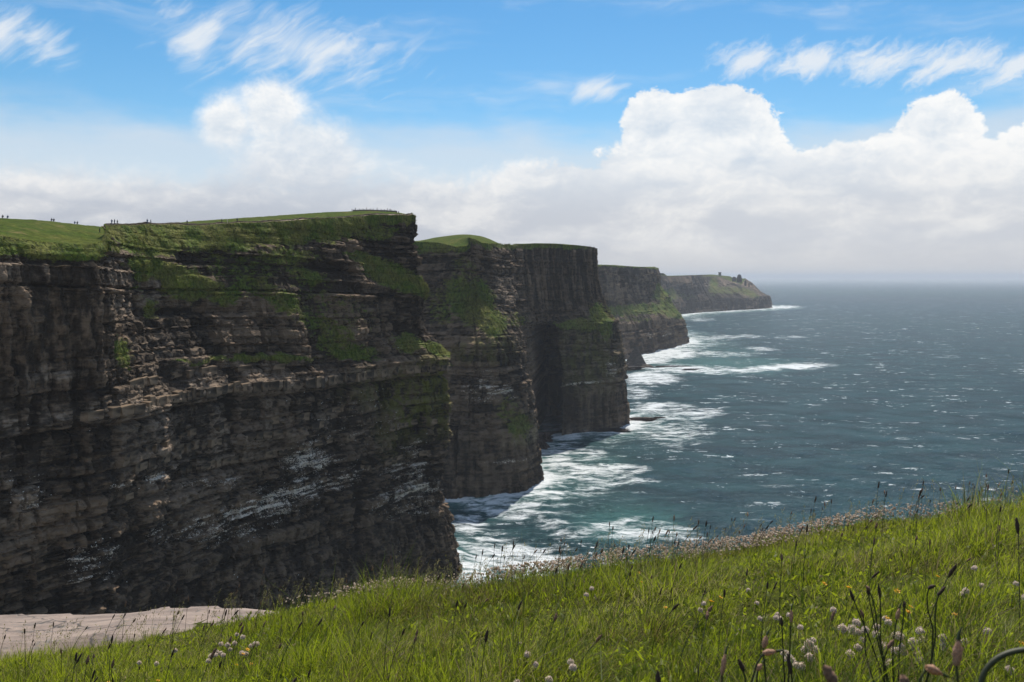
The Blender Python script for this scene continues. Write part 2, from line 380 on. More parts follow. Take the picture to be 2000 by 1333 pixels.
def smooth_line(B, w):
    w = int(w) | 1; k = np.hanning(w + 2)[1:-1]; k /= k.sum()
    return np.stack([np.convolve(np.pad(B[:, j], w // 2, 'edge'), k, 'valid') for j in range(3)], -1)
def ruled_top(front, back, n, mat_bump, seed, sink=3.0):
    """turf between the rim and the line inland (both (m,3)), first row welded to the rim"""
    m = len(front); tt = np.linspace(0, 1, n) ** 1.4
    fs = smooth_line(front, max(5, len(front) // 18))
    dist = np.linalg.norm(back - fs, axis=1)[:, None] * tt[None]
    G = fs[:, None] * (1 - tt)[None, :, None] + back[:, None] * tt[None, :, None] + (front - fs)[:, None] * np.exp(-dist / sink)[..., None]
    bump = mat_bump * (fbm(G[..., 0] / 14, G[..., 1] / 14, seed=seed, oct=3) + 0.55 * fbm(G[..., 0] / 3.0, G[..., 1] / 2.5, seed=seed + 4, oct=2))
    G[..., 2] += bump * np.sin(np.clip(tt * 6, 0, 1) * np.pi / 2)[None] * (1 - tt * 0.75)[None]
    d = (back - front)[:int(m * .6)].mean(0); d[2] = 0; d /= np.linalg.norm(d)
    r1 = back + d * 7 - np.array([0, 0, 1.6]); r2 = back + d * 60 - np.array([0, 0, 16.0])
    return np.concatenate([G, r1[:, None], r2[:, None]], 1)

M_CLIFF = cliff_material('bedded_cliff_rock', 1.0)
M_CLIFF2 = cliff_material('bedded_cliff_rock_mid', 1.6)
M_CLIFF4 = cliff_material('bedded_cliff_rock_far', 4.0)

def turf_material(name, s=1.0):
    m, T = new_mat(name)
    pos = T.n('ShaderNodeNewGeometry').outputs['Position']
    a = T.noise(pos, 0.05 / s, 6, 0.68); b = T.noise(pos, 0.5 / s, 5, 0.7)
    c1 = T.mix(T.ss(a, 0.35, 0.65), (0.060, 0.096, 0.010), (0.115, 0.128, 0.022))
    c = T.mix(T.ss(b, 0.3, 0.72), T.mix(0.75, c1, (0.026, 0.036, 0.007)), c1)
    c = T.mix(T.ss(T.noise(pos, 0.11 / s, 4, 0.65), 0.56, 0.70), c, (0.15, 0.125, 0.045))
    bp = T.n('ShaderNodeBump', _Strength=0.9, _Distance=0.8 * s, _Height=T.m('ADD', b, a))
    T.n('ShaderNodeOutputMaterial', _Surface=principled(T, Base__Color=c, Roughness=1.0, Normal=bp, Specular__IOR__Level=0.05))
    return m
M_TURF = turf_material('clifftop_turf'); M_TURF4 = turf_material('clifftop_turf_far', 4.0)

def finish_cliff(name, D, mat, label, back=None, ntop=14, turf=None, seed=1, tb=0.6):
    V = D['V']; nu, nv = V.shape[:2]
    o = np_mesh(name, V.reshape(-1, 3), grid_faces(nu, nv), mat, {k: v.reshape(-1) for k, v in D['A'].items()})
    tag(o, label, kind='structure')
    if back is not None:
        G = ruled_top(D['rimV'], smooth_line(back, 30 / D['step'] if D['step'] < 1 else 9), ntop, tb, seed)
        t = np_mesh('turf', G.reshape(-1, 3), grid_faces(G.shape[0], G.shape[1])[:, ::-1], turf, smooth=True, parent=o)
        D['top'] = G
    return o

# ---- nearest headland: face from the left edge of the picture to the jutting corner, then round its back
plan1 = [PT(-240, 196), PT(-120, 208), PT(0, 222), PT(110, 235), PT(205, 246), PT(236, 254), PT(266, 262), PT(330, 283), PT(450, 318), PT(580, 346), PT(700, 383), PT(790, 416), PT(852, 430), PT(872, 437), PT(868, 450), PT(820, 480)]
lev1 = [-6, 3, 40, 75, 104, 110.5, 111.5, 124, 139, 156, None]
def zrim(px, d, py): return EYE + (HZ - py) / F * d
rim1 = [zrim(-240, 196, 452), zrim(-120, 208, 454), zrim(0, 222, 456), zrim(110, 235, 472), zrim(205, 246, 476), zrim(236, 262, 474), zrim(245, 290, 456), zrim(300, 310, 447), zrim(430, 335, 442), zrim(560, 362, 437), zrim(680, 400, 431), zrim(760, 432, 421), zrim(805, 440, 420), zrim(822, 444, 424), zrim(820, 460, 420), 178]
O1 = [  # -6   3   40   75  104  110 111.5 124  139  156  rim
    [4, 4, 1, 0, 0, 1, 0, -1, -2, -3, -5],
    [4, 4, 1, 0, 0, 1, 0, -1, -2, -3, -5],
    [4, 4, 1, 0, 0, 1, 0, -1, -2, -3, -6],
    [4, 4, 1, 0, 0, 1.5, 0, -1, -2, -3.5, -7],
    [3, 3, 1, 0, 0, 1.5, 0, -1, -2, -3, -6],
    [2, 2, 0, 0, 0, 1, 0, -1, -2, -3, -6],
    [2, 2, 0, 0, 0, 1, -1, -3, -8, -9, -10],
    [4, 4, 1, 0, 0, 1, -1, -4, -12, -13.5, -20],
    [4, 4, 1, 0, 0, 1, -1, -4, -11, -13.5, -23],
    [4, 4, 1, 0, 0, 1, -1, -4, -8, -13, -22],
    [4, 4, 0, 0, -1, 1, -1, -4, -7, -12, -18],
    [5, 5, -1, 1, -1, 1.5, -1, -7, -8, -13, -17],
    [6, 6, -1, 2, -1, 2, 0, -10, -8, -13, -16],
    [7, 6, -1.5, 3, 0, 2, 0, -11, -9, -14, -17],
    [6, 5, -1.5, 3, 0, 2, 0, -11, -9, -14, -17],
    [4, 4, 0, 0, 0, 0, 0, -4, -8, -10, -14]]
GRASS1 = [(60, 455, 110, 30, 6), (170, 468, 75, 16, 14), (300, 470, 90, 34, -2), (430, 462, 110, 32, -4), (560, 455, 100, 26, -6), (660, 450, 70, 20, -12), (700, 440, 60, 14, -10),
          (350, 550, 85, 36, 12), (300, 520, 55, 18, 8), (440, 575, 45, 22, 0, .8), (290, 585, 22, 40, -30, .9), (560, 590, 60, 30, 20, .62), (500, 555, 60, 30, 20, .55), (610, 540, 50, 22, 20, .6),
          (720, 510, 55, 14, 18), (770, 540, 75, 26, 20), (820, 560, 30, 22, 30), (660, 660, 40, 40, 10, .6), (690, 690, 60, 16, 0, .75), (520, 700, 110, 9, 0, .8), (400, 706, 70, 6, 0, .6),
          (800, 672, 32, 22, 10, .85), (860, 684, 38, 12, 16, 1), (620, 625, 60, 26, 15, .55), (560, 500, 80, 24, 0, .6), (240, 690, 18, 40, -20, .7), (740, 455, 60, 16, -8, .6), (480, 520, 120, 40, 0, .45), (620, 600, 150, 60, 12, .38)]
GUANO1 = [(610, 905, 60, 40, 0, .85), (600, 950, 130, 30, -14, .85), (520, 985, 160, 26, -16, .9), (480, 1020, 150, 36, -14, .75), (180, 1085, 85, 24, -18, .85), (190, 1125, 60, 20, -18, .65), (300, 935, 26, 11, -10, .9), (300, 1038, 20, 10, -14, .9),
          (800, 925, 60, 26, -6, .75), (810, 960, 80, 24, -8, .85), (790, 990, 80, 24, -6, .75), (820, 880, 30, 20, 0, .75), (240, 950, 40, 14, 0, .5), (420, 945, 60, 10, -6, .7), (50, 960, 60, 50, -10, .4), (700, 820, 120, 60, 0, .32), (350, 1040, 90, 30, -12, .45)]
TAN1 = [(370, 850, 130, 150, 0, .75), (30, 900, 70, 130, 0, .7), (480, 760, 170, 50, 0, .45), (330, 680, 70, 28, 0, .7), (255, 598, 34, 36, 20, 1), (300, 570, 25, 26, 30, .8), (100, 730, 60, 16, -4, .9), (40, 500, 60, 60, 0, .6), (225, 520, 22, 60, 8, .8), (600, 850, 120, 80, 0, .3), (290, 480, 10, 10, 0, .6), (600, 480, 12, 40, 0, .4)]
MOSS1 = [(800, 790, 60, 70, 0, .9), (850, 740, 50, 50, 0, .95), (880, 800, 30, 60, 0, .7), (720, 760, 50, 40, 0, .4), (770, 840, 40, 60, 0, .5)]
def feat1(c, A, R):
    px, py, Z, S, ci = c['px'], c['py'], c['Z'], c['S'], c['ci']
    nse = fbm(S / 5, Z / 4, seed=91, oct=3)
    A['grass'] = ellm(px + 14 * nse, py + 9 * nse, GRASS1)
    rimz = sstep(7.5, 2.0, c['zr'] - Z + 2.5 * fbm(S / 8, 0.5, seed=92))
    A['grass'] = np.maximum(A['grass'], rimz * 0.95)
    A['grass'] *= 1 - 0.9 * ellm(px, py, [(262, 600, 30, 40, 22), (300, 565, 18, 26, 30)])
    bandz = c['Zb']
    l1, b1 = c['l'][0], c['b'][0]
    A['guano'] = ellm(px, py, GUANO1) * (0.72 + 0.36 * (l1 > 0.45)) * (0.75 + 0.3 * (b1 > 0.35))
    A['tan'] = ellm(px, py, TAN1) * (0.45 + 0.7 * c['b'][1])
    A['moss'] = ellm(px, py, MOSS1)
    # prominent bed with the row of blocks, a deep slot beneath it
    pb = np.exp(-((bandz - 113.0) / 2.6) ** 2); A['tan'] = np.maximum(A['tan'], pb * (0.55 + 0.4 * b1) * sstep(880, 700, px))
    slot = np.exp(-((bandz - 108.4) / 0.9) ** 2)
    R = R * (1 - 0.5 * pb) + pb * 1.6 - slot * 2.2
    for zc, am in ((100, 1.4), (90.5, 1.0), (83, 1.2), (66, 1.6), (52, 1.1), (34, 1.5)):
        R = R - np.exp(-((bandz - zc) / 0.7) ** 2) * am * (0.4 + 0.9 * c['b'][2])
    # upright ribs on the left buttress and along the foot
    rib = 1 - np.abs(fbm(S / 5.5, Z / 60, seed=97, oct=3)) * 2.4
    leftb = sstep(5.4, 4.2, ci)
    upper = sstep(112, 122, Z) * sstep(0, 14, c['zr'] - Z)
    foot = sstep(52, 34, Z + 0.05 * S)
    lu = np.maximum(leftb * upper, 0.75 * foot) * (0.72 + 0.28 * fbm(S / 9, Z / 7, seed=96, oct=2)); A['ribbed'] = np.clip(lu, 0, 1)
    wob = 2.2 * fbm(S / 12, Z / 9, seed=99, oct=3); flute = fbm((S + wob) / 1.5 + .08 * Z, Z / 8, seed=98, oct=4, rough=.62)
    A['tone'] = A['tone'] * (1 - .8 * lu) + lu * (0.42 + 0.9 * flute)
    R = R * (1 - 0.72 * lu) + lu * (1.3 * flute + 1.6 * c['gully']) + rib * (1.9 * leftb * upper + 2.2 * foot * sstep(2.0, 5.0, ci + 2)) 
    # hollows: bowl on the upper face, dark overhang above it, clefts
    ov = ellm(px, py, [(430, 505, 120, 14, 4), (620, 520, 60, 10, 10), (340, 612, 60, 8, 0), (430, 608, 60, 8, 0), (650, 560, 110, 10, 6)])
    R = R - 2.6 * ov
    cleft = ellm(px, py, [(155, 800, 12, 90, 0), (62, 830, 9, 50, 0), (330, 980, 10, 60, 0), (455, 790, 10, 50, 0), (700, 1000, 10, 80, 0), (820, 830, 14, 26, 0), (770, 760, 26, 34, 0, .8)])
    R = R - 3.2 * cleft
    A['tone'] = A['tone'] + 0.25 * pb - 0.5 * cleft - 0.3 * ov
    return R
D1 = build_cliff('sea_cliff', plan1, rim1, lev1, O1, 0.46, 11, feat1, dip=0.03)
backc1 = np.array([PT(-260, 258, 411), PT(-120, 266, 418), PT(0, 280, 426), PT(100, 300, 432), PT(150, 315, 438), PT(215, 350, 447), PT(250, 375, 444), PT(300, 395, 439), PT(400, 425, 431), PT(500, 445, 424), PT(600, 462, 417), PT(700, 470, 412.5), PT(765, 474, 412), PT(790, 466, 418), PT(802, 460, 422), PT(780, 480, 424)])
back1 = np.stack([np.interp(D1['ci'], range(len(backc1)), backc1[:, k]) for k in range(3)], -1)
near_cliff = finish_cliff('sea_cliff', D1, M_CLIFF, 'tall dark layered cliff of the nearest headland with grassy ledges', back1, 34, M_TURF, 21, 0.9)

# ---- second headland with the grassy spur, and the one behind it with the great sea cave
plan2 = [PT(720, 640), PT(780, 623), PT(840, 606), PT(905, 598), PT(960, 602), PT(1005, 618), PT(1024, 640), PT(1020, 680), PT(1012, 730), PT(1020, 775), PT(1040, 800), PT(1068, 812), PT(1105, 826), PT(1150, 846), PT(1190, 868), PT(1206, 892), PT(1200, 935)]
lev2 = [-6, 3, 45, 85, 104, 108, 130, 150, None]
z2 = lambda px, d, py: zrim(px, d, py)
rim2 = [176, 176, z2(830, 655, 485), z2(860, 650, 478), z2(910, 655, 468), z2(950, 670, 469), z2(980, 690, 479), z2(985, 740, 482), z2(985, 790, 482), z2(1000, 800, 481), z2(1030, 830, 478), z2(1060, 845, 477), z2(1090, 855, 478), z2(1130, 870, 480), z2(1155, 885, 484), z2(1164, 900, 486), z2(1160, 940, 488)]
O2 = [ # -6  3  45  85 104 108 130 150 rim
    [6, 5, 2, 0, 0, -2, -16, -20, -26],
    [6, 5, 2, 0, 0, -2, -16, -20, -28],
    [8, 7, 3, 0, 0, -3, -20, -25, -34],
    [9, 8, 4, 1, 0, -4, -22, -28, -36],
    [10, 9, 5, 1, 0, -3, -24, -31, -36],
    [12, 11, 6, 2, 0, -3, -24, -34, -38],
    [14, 12, 7, 2, 0, -3, -16, -27, -32],
    [6, 5, 3, 0, 0, -1, -8, -14, -18],
    [2, 2, 1, 0, 0, -1, -3, -5, -7],
    [2, 2, 1, 0, 0, -1, -3, -5, -8],
    [4, 3, 2, 0, 0, -2, -8, -11, -15],
    [6, 5, 3, 1, 0, -3, -10, -13, -16],
    [8, 7, 4, 1, 0, -4, -11, -14, -16],
    [9, 8, 4, 1, 0, -5, -13, -16, -18],
    [12, 10, 6, 2, 0, -6, -16, -19, -20],
    [15, 13, 8, 3, 0, -6, -17, -20, -21],
    [12, 10, 6, 2, 0, -6, -17, -20, -21],
    ]
GRASS2 = [(860, 475, 60, 22, -8), (900, 462, 50, 9, 0), (925, 590, 48, 50, 35, 1), (955, 625, 45, 28, 35, 1), (895, 570, 40, 40, 20, .7), (860, 600, 40, 50, 0, .5), (1000, 625, 40, 20, 0, .5), (905, 520, 40, 26, 20, .45), (1010, 830, 26, 26, 20, .75), (990, 800, 30, 40, 0, .5),
          (1130, 635, 50, 14, 0, .8), (1170, 615, 26, 24, 30, .9), (1185, 640, 20, 30, 20, .7), (1070, 480, 100, 5, 0, .8), (870, 700, 30, 30, 0, .35)]
GUANO2 = [(930, 750, 50, 26, 0, .55), (985, 765, 30, 20, 0, .45), (985, 900, 40, 14, -4, .5), (1130, 750, 70, 5, -8, .75), (1190, 720, 14, 22, 15, .6), (940, 770, 40, 30, 0, .5)]
TAN2 = [(985, 570, 26, 60, 0, .35), (1030, 850, 20, 16, 0, .8), (1150, 700, 60, 60, 0, .25), (1100, 848, 120, 10, -8, .4)]
MOSS2 = [(1150, 700, 60, 70, 0, .5), (960, 680, 50, 30, 0, .6), (1010, 840, 30, 30, 0, .6), (910, 690, 30, 20, 0, .6)]
def feat2(c, A, R):
    px, py, Z, S, ci = c['px'], c['py'], c['Z'], c['S'], c['ci']
    nse = fbm(S / 9, Z / 7, seed=191, oct=3)
    A['grass'] = ellm(px + 7 * nse, py + 5 * nse, GRASS2)
    A['grass'] = np.maximum(A['grass'], sstep(6, 1.5, c['zr'] - Z + 3 * fbm(S / 12, .5, seed=192)) * sstep(16, 12, ci) * 0.9)
    A['guano'] = ellm(px, py, GUANO2) * (0.4 + 0.7 * (c['l'][0] > .4)) * (0.5 + 0.6 * (c['b'][0] > .35))
    A['tan'] = ellm(px, py, TAN2) * (0.4 + 0.7 * c['b'][1]); A['moss'] = ellm(px, py, MOSS2)
    bz = c['Zb']
    for zc, am in ((106, 2.2), (88, 1.6), (71, 2.0), (48, 1.6), (30, 2.0)):
        R = R - np.exp(-((bz - zc) / 1.1) ** 2) * am
    rib = 1 - np.abs(fbm(S / 11, Z / 120, seed=197, oct=3)) * 2.4
    R = R * 0.85 + rib * 2.2 * (0.4 + 0.6 * sstep(70, 30, Z))
    up3 = sstep(9, 10.5, ci) * sstep(112, 125, Z)
    fl2 = fbm(S / 3.2, Z / 34, seed=199, oct=3, rough=.6); u2 = np.maximum(up3, .7 * sstep(46, 24, Z)); A['ribbed'] = u2
    A['tone'] = A['tone'] * (1 - .75 * u2) + u2 * (.36 + .7 * fl2); R = R * (1 - .6 * u2) + 2.2 * fl2 * u2
    R = R - 1.6 * up3 * np.abs(fbm(S / 6, Z / 90, seed=198, oct=3)) * 2
    # the sea cave: a tall slot cut far into the rock, arched head
    top = 107 - 5.5 * ((px - 1064) / 30.0) ** 2 + 3 * nse
    lft = sstep(1034, 1039, px + 2 * nse - (py - 700) * 0.03); rgt = sstep(1100, 1096, px + 2 * nse)
    cave = lft * rgt * sstep(0, 2.5, top - Z) * (ci > 9.2)
    R = R * (1 - .6 * cave); c['push'] = 130 * cave
    # cleft where the two headlands meet
    R = R - 5 * np.exp(-((ci - 8.6) / 0.5) ** 2)
    return R
D2 = build_cliff('sea_cliff', plan2, rim2, lev2, O2, 0.85, 31, feat2, dip=0.012, scale=1.6, bedk=0.8)
backc2 = np.array([PT(600, 800, 480), PT(700, 780, 480), PT(826, 760, 470), PT(850, 750, 464), PT(905, 745, 457), PT(945, 735, 462), PT(978, 740, 477.5), PT(980, 790, 481), PT(982, 830, 481), PT(1000, 860, 479), PT(1030, 890, 476), PT(1060, 905, 475.5), PT(1090, 915, 476.5), PT(1125, 925, 479), PT(1150, 930, 483), PT(1155, 935, 485), PT(1150, 950, 486)])
back2 = np.stack([np.interp(D2['ci'], range(len(backc2)), backc2[:, k]) for k in range(3)], -1)
mid_cliff = finish_cliff('sea_cliff', D2, M_CLIFF2, 'dark cliff behind the nearest headland with grassy spur and tall black sea cave', back2, 12, M_TURF, 41, 0.5)

# ---- third headland
plan4 = [PT(1120, 1420), PT(1165, 1500), PT(1210, 1580), PT(1250, 1680), PT(1290, 1800), PT(1318, 1900), PT(1330, 1960), PT(1326, 2060), PT(1305, 2200), PT(1285, 2400)]
rim4 = [zrim(1120, 1500, 516), zrim(1165, 1550, 518), zrim(1200, 1620, 519), zrim(1225, 1730, 521), zrim(1255, 1850, 523), zrim(1280, 1940, 524), zrim(1286, 1990, 525), zrim(1284, 2060, 524), 160, 158]
lev4 = [-6, 3, 30, 54, 60, 80, 98, 126, None]
O4 = [[8, 7, 3, 1, 0, -9, -16, -20, -24]] * 3 + [[8, 7, 3, 1, 0, -12, -20, -26, -32], [8, 7, 3, 1, 0, -16, -26, -34, -38], [12, 10, 4, 1, 0, -18, -32, -46, -50], [16, 14, 6, 2, 0, -14, -28, -48, -54], [12, 10, 4, 1, 0, -16, -30, -44, -50], [8, 7, 3, 1, 0, -22, -34, -40, -44], [8, 7, 3, 1, 0, -22, -34, -40, -44]]
def feat4(c, A, R):
    px, py, Z, S = c['px'], c['py'], c['Z'], c['S']
    nse = fbm(S / 20, Z / 16, seed=291, oct=3)
    A['grass'] = ellm(px + 3 * nse, py + 3 * nse, [(1215, 608, 60, 14, 0, .7), (1260, 604, 50, 14, 0, .75), (1310, 600, 26, 22, 30, 1), (1290, 570, 16, 20, 40, .9), (1325, 615, 16, 8, 10, 1), (1240, 625, 50, 6, 0, .5)])
    A['grass'] = np.maximum(A['grass'], sstep(5, 1, c['zr'] - Z) * .7)
    A['guano'] = ellm(px, py, [(1285, 655, 40, 10, -4, .5)]) * (c['b'][0] > .4)
    A['tan'] = ellm(px, py, [(1220, 560, 60, 30, 0, .25), (1290, 690, 60, 6, -8, .6)])
    rib = 1 - np.abs(fbm(S / 26, Z / 300, seed=297, oct=3)) * 2.4
    R = R * 0.6 + rib * 5.0
    knob = ellm(px, py, [(1302, 575, 8, 14, 0), (1318, 590, 8, 8, 0, .6)])
    return R + 8 * knob
D4 = build_cliff('sea_cliff', plan4, rim4, lev4, O4, 2.3, 51, feat4, scale=3.2, bedk=0.6)
back4 = np.stack([np.interp(D4['ci'], range(10), [p[k] for p in [PT(1060, 1560, 515), PT(1163, 1620, 517), PT(1200, 1700, 518), PT(1225, 1800, 520), PT(1250, 1920, 521.5), PT(1275, 2000, 521.5), PT(1280, 2050, 521.5), PT(1276, 2120, 522), PT(1265, 2250, 526), PT(1240, 2400, 530)]]) for k in range(3)], -1)
finish_cliff('sea_cliff', D4, M_CLIFF4, 'hazy square-cut cliff with green slope above the sea, third headland', back4, 8, M_TURF4, 61, 0.5)

# ---- last headland with the watchtower
plan5 = [PT(1255, 2950), PT(1290, 3150), PT(1330, 3450), PT(1370, 3640), PT(1420, 3800), PT(1465, 3950), PT(1494, 4080), PT(1501, 4160), PT(1496, 4300), PT(1470, 4500)]
rim5 = [zrim(1255, 3050, 535), zrim(1290, 3300, 534.5), zrim(1320, 3600, 540), zrim(1350, 3850, 538.5), zrim(1395, 4020, 537.5), zrim(1430, 4120, 540), zrim(1455, 4200, 556), zrim(1462, 4230, 557), 140, 140]
rim5[6] = zrim(1455, 4200, 556); rim5[5] = zrim(1432, 4120, 541)
lev5 = [-6, 3, 40, 54, 80, 120, None]
O5 = [[10, 8, 2, 0, -30, -44, -50]] * 2 + [[10, 8, 3, 0, -14, -24, -36]] * 2 + [[10, 8, 3, 0, -34, -84, -110], [12, 10, 4, 0, -48, -120, -150], [14, 12, 5, 0, -50, -120, -140], [14, 12, 5, 0, -50, -110, -130], [10, 8, 3, 0, -40, -80, -100], [10, 8, 3, 0, -40, -80, -100]]
def feat5(c, A, R):
    px, py, Z, S = c['px'], c['py'], c['Z'], c['S']
    nse = fbm(S / 40, Z / 30, seed=391, oct=3)
    A['grass'] = ellm(px + 2 * nse, py + 2 * nse, [(1420, 568, 40, 10, 0, .55), (1460, 572, 34, 9, 20, .6), (1395, 560, 12, 22, 0, .7), (1310, 575, 16, 14, 30, .8), (1330, 580, 40, 8, 0, .45), (1400, 539, 40, 3, 0, .7)])
    A['tan'] = ellm(px, py, [(1415, 560, 45, 16, 0, .55), (1470, 572, 30, 10, 20, .5), (1430, 604, 90, 3, -4, .6)])
    rib = 1 - np.abs(fbm(S / 50, Z / 500, seed=397, oct=3)) * 2.4
    return R * 0.5 + rib * 8.0
D5 = build_cliff('sea_cliff', plan5, rim5, lev5, O5, 4.5, 71, feat5, scale=6, bedk=0.5)
back5 = np.stack([np.interp(D5['ci'], range(10), [p[k] for p in [PT(1200, 3100, 535), PT(1296, 3400, 534), PT(1303, 3800, 539), PT(1345, 4050, 538), PT(1390, 4200, 536.5), PT(1426, 4250, 540), PT(1446, 4300, 553), PT(1448, 4320, 554), PT(1430, 4400, 556), PT(1400, 4600, 556)]]) for k in range(3)], -1)
finish_cliff('sea_cliff', D5, M_CLIFF4, 'farthest hazy headland sloping down to the sea, with a tower on top', back5, 8, M_TURF4, 81, 0.5)

# ------------------------------------------------------------------ the sea
def ocean_tile(n, L, wind, seed, lo, hi, spread=2):
    r = np.random.default_rng(seed)
    k = np.fft.fftfreq(n, L / n) * 2 * np.pi
    kx, ky = np.meshgrid(k, k, indexing='ij'); kk = np.hypot(kx, ky); kk[0, 0] = 1
    Lw = wind ** 2 / 9.81; th = math.radians(205)
    cosw = (kx * math.cos(th) + ky * math.sin(th)) / kk
    P = np.exp(-1 / (kk * Lw) ** 2) / kk ** 4 * (0.12 + np.abs(cosw) ** spread)
    P *= (kk > 2 * np.pi / hi) * (kk < 2 * np.pi / lo)
    h = np.fft.ifft2((r.normal(size=(n, n)) + 1j * r.normal(size=(n, n))) * np.sqrt(P)).real
    return h / h.std()
def tile_at(T_, L, x, y):
    n = len(T_); u, v = x / L * n, y / L * n
    i, j = np.floor(u).astype(int), np.floor(v).astype(int); fu, fv = u - i, v - j
    g = lambda a, b: T_[a % n, b % n]
    return g(i, j) * (1 - fu) * (1 - fv) + g(i + 1, j) * fu * (1 - fv) + g(i, j + 1) * (1 - fu) * fv + g(i + 1, j + 1) * fu * fv

def sea_material():
    m, T = new_mat('sea_water')
    pos = T.n('ShaderNodeNewGeometry').outputs['Position']
    fo, sh = T.attr('foam'), T.attr('shoal')
    rot = T.n('ShaderNodeMapping', _Vector=pos, _Rotation=(0, 0, math.radians(-22)), _Scale=(0.42, 1.0, 1)).outputs[0]
    w1 = T.noise(rot, 0.17, 5, 0.68); w2 = T.noise(rot, 0.035, 4, 0.55); w3 = T.noise(T.v('MULTIPLY', rot, (0.5, 1, 1)), 0.9, 3, 0.6)
    hgt = T.m('ADD', T.m('MULTIPLY', w2, 7.0), T.m('ADD', T.m('MULTIPLY', w1, 5.0), T.m('MULTIPLY', w3, 0.8)))
    bp = T.n('ShaderNodeBump', _Strength=1.0, _Distance=1.0, _Height=hgt)
    # lacy foam near the rocks, streaks and white horses outside
    wv = T.v('ADD', rot, T.v('SCALE', T.noise(pos, 0.05, 3, col=True), 9.0))
    lace = T.noise(wv, 0.10, 7, 0.74)
    lace2 = T.m('ABSOLUTE', T.m('SUBTRACT', T.noise(wv, 0.075, 6, 0.68), 0.5))
    net = T.m('SUBTRACT', 0.5, T.m('MULTIPLY', lace2, 3.4))
    fsum = T.m('ADD', T.m('MULTIPLY', fo, 0.9), T.m('ADD', T.m('MULTIPLY', T.m('SUBTRACT', lace, 0.5), 3.2), T.m('MULTIPLY', net, 0.75)))
    f1 = T.m('MULTIPLY', T.ss(fsum, 0.44, 1.15), T.ss(fo, 0.03, 0.25))
    wh = T.n('ShaderNodeMapping', _Vector=pos, _Rotation=(0, 0, math.radians(-14)), _Scale=(0.030, 0.085, 1)).outputs[0]
    hv = T.v('ADD', wh, T.v('SCALE', T.noise(pos, 0.03, 2, col=True), 0.8))
    h1 = T.noise(hv, 1.0, 5, 0.68)
    horses = T.m('MULTIPLY', T.ss(h1, 0.585, 0.665), T.ss(T.noise(pos, 0.012, 2), 0.44, 0.62))
    wh2 = T.n('ShaderNodeMapping', _Vector=pos, _Rotation=(0, 0, math.radians(-10)), _Scale=(0.075, 0.20, 1)).outputs[0]
    h2 = T.noise(T.v('ADD', wh2, T.v('SCALE', T.noise(pos, 0.06, 2, col=True), 1.2)), 1.0, 4, 0.7)
    horses = T.m('MAXIMUM', horses, T.m('MULTIPLY', T.ss(h2, 0.635, 0.71), T.ss(T.noise(pos, 0.020, 2), 0.48, 0.66)))
    streak = T.m('MULTIPLY', T.ss(T.noise(T.v('ADD', T.n('ShaderNodeMapping', _Vector=pos, _Rotation=(0, 0, math.radians(-14)), _Scale=(0.02, 0.16, 1)).outputs[0], T.v('SCALE', T.noise(pos, 0.02, 2, col=True), 1.4)), 1.0, 5, 0.7), 0.58, 0.80), 0.14)
    foam = T.m('MAXIMUM', T.m('MAXIMUM', f1, horses), streak)
    deep = T.mix(T.ss(w2, 0.35, 0.65), (0.007, 0.029, 0.037), (0.016, 0.055, 0.063))
    teal = T.mix(T.ss(T.m('ADD', sh, T.m('MULTIPLY', T.m('SUBTRACT', lace, .5), .8)), 0.25, 0.9), deep, (0.050, 0.150, 0.135))
    c = T.mix(foam, teal, (0.72, 0.74, 0.74))
    fr = T.m('MULTIPLY', T.n('ShaderNodeFresnel', _IOR=1.33, _Normal=bp).outputs[0], 0.50)
    body = T.n('ShaderNodeBsdfDiffuse', _Color=c, _Normal=bp)
    gl = T.n('ShaderNodeBsdfGlossy', _Color=(0.86, 0.94, 1.0), _Roughness=0.13, _Normal=bp)
    T.n('ShaderNodeOutputMaterial', _Surface=T.n('ShaderNodeMixShader', _0=T.m('MULTIPLY', fr, T.m('SUBTRACT', 1.0, foam)), _1=body, _2=gl))
    return m

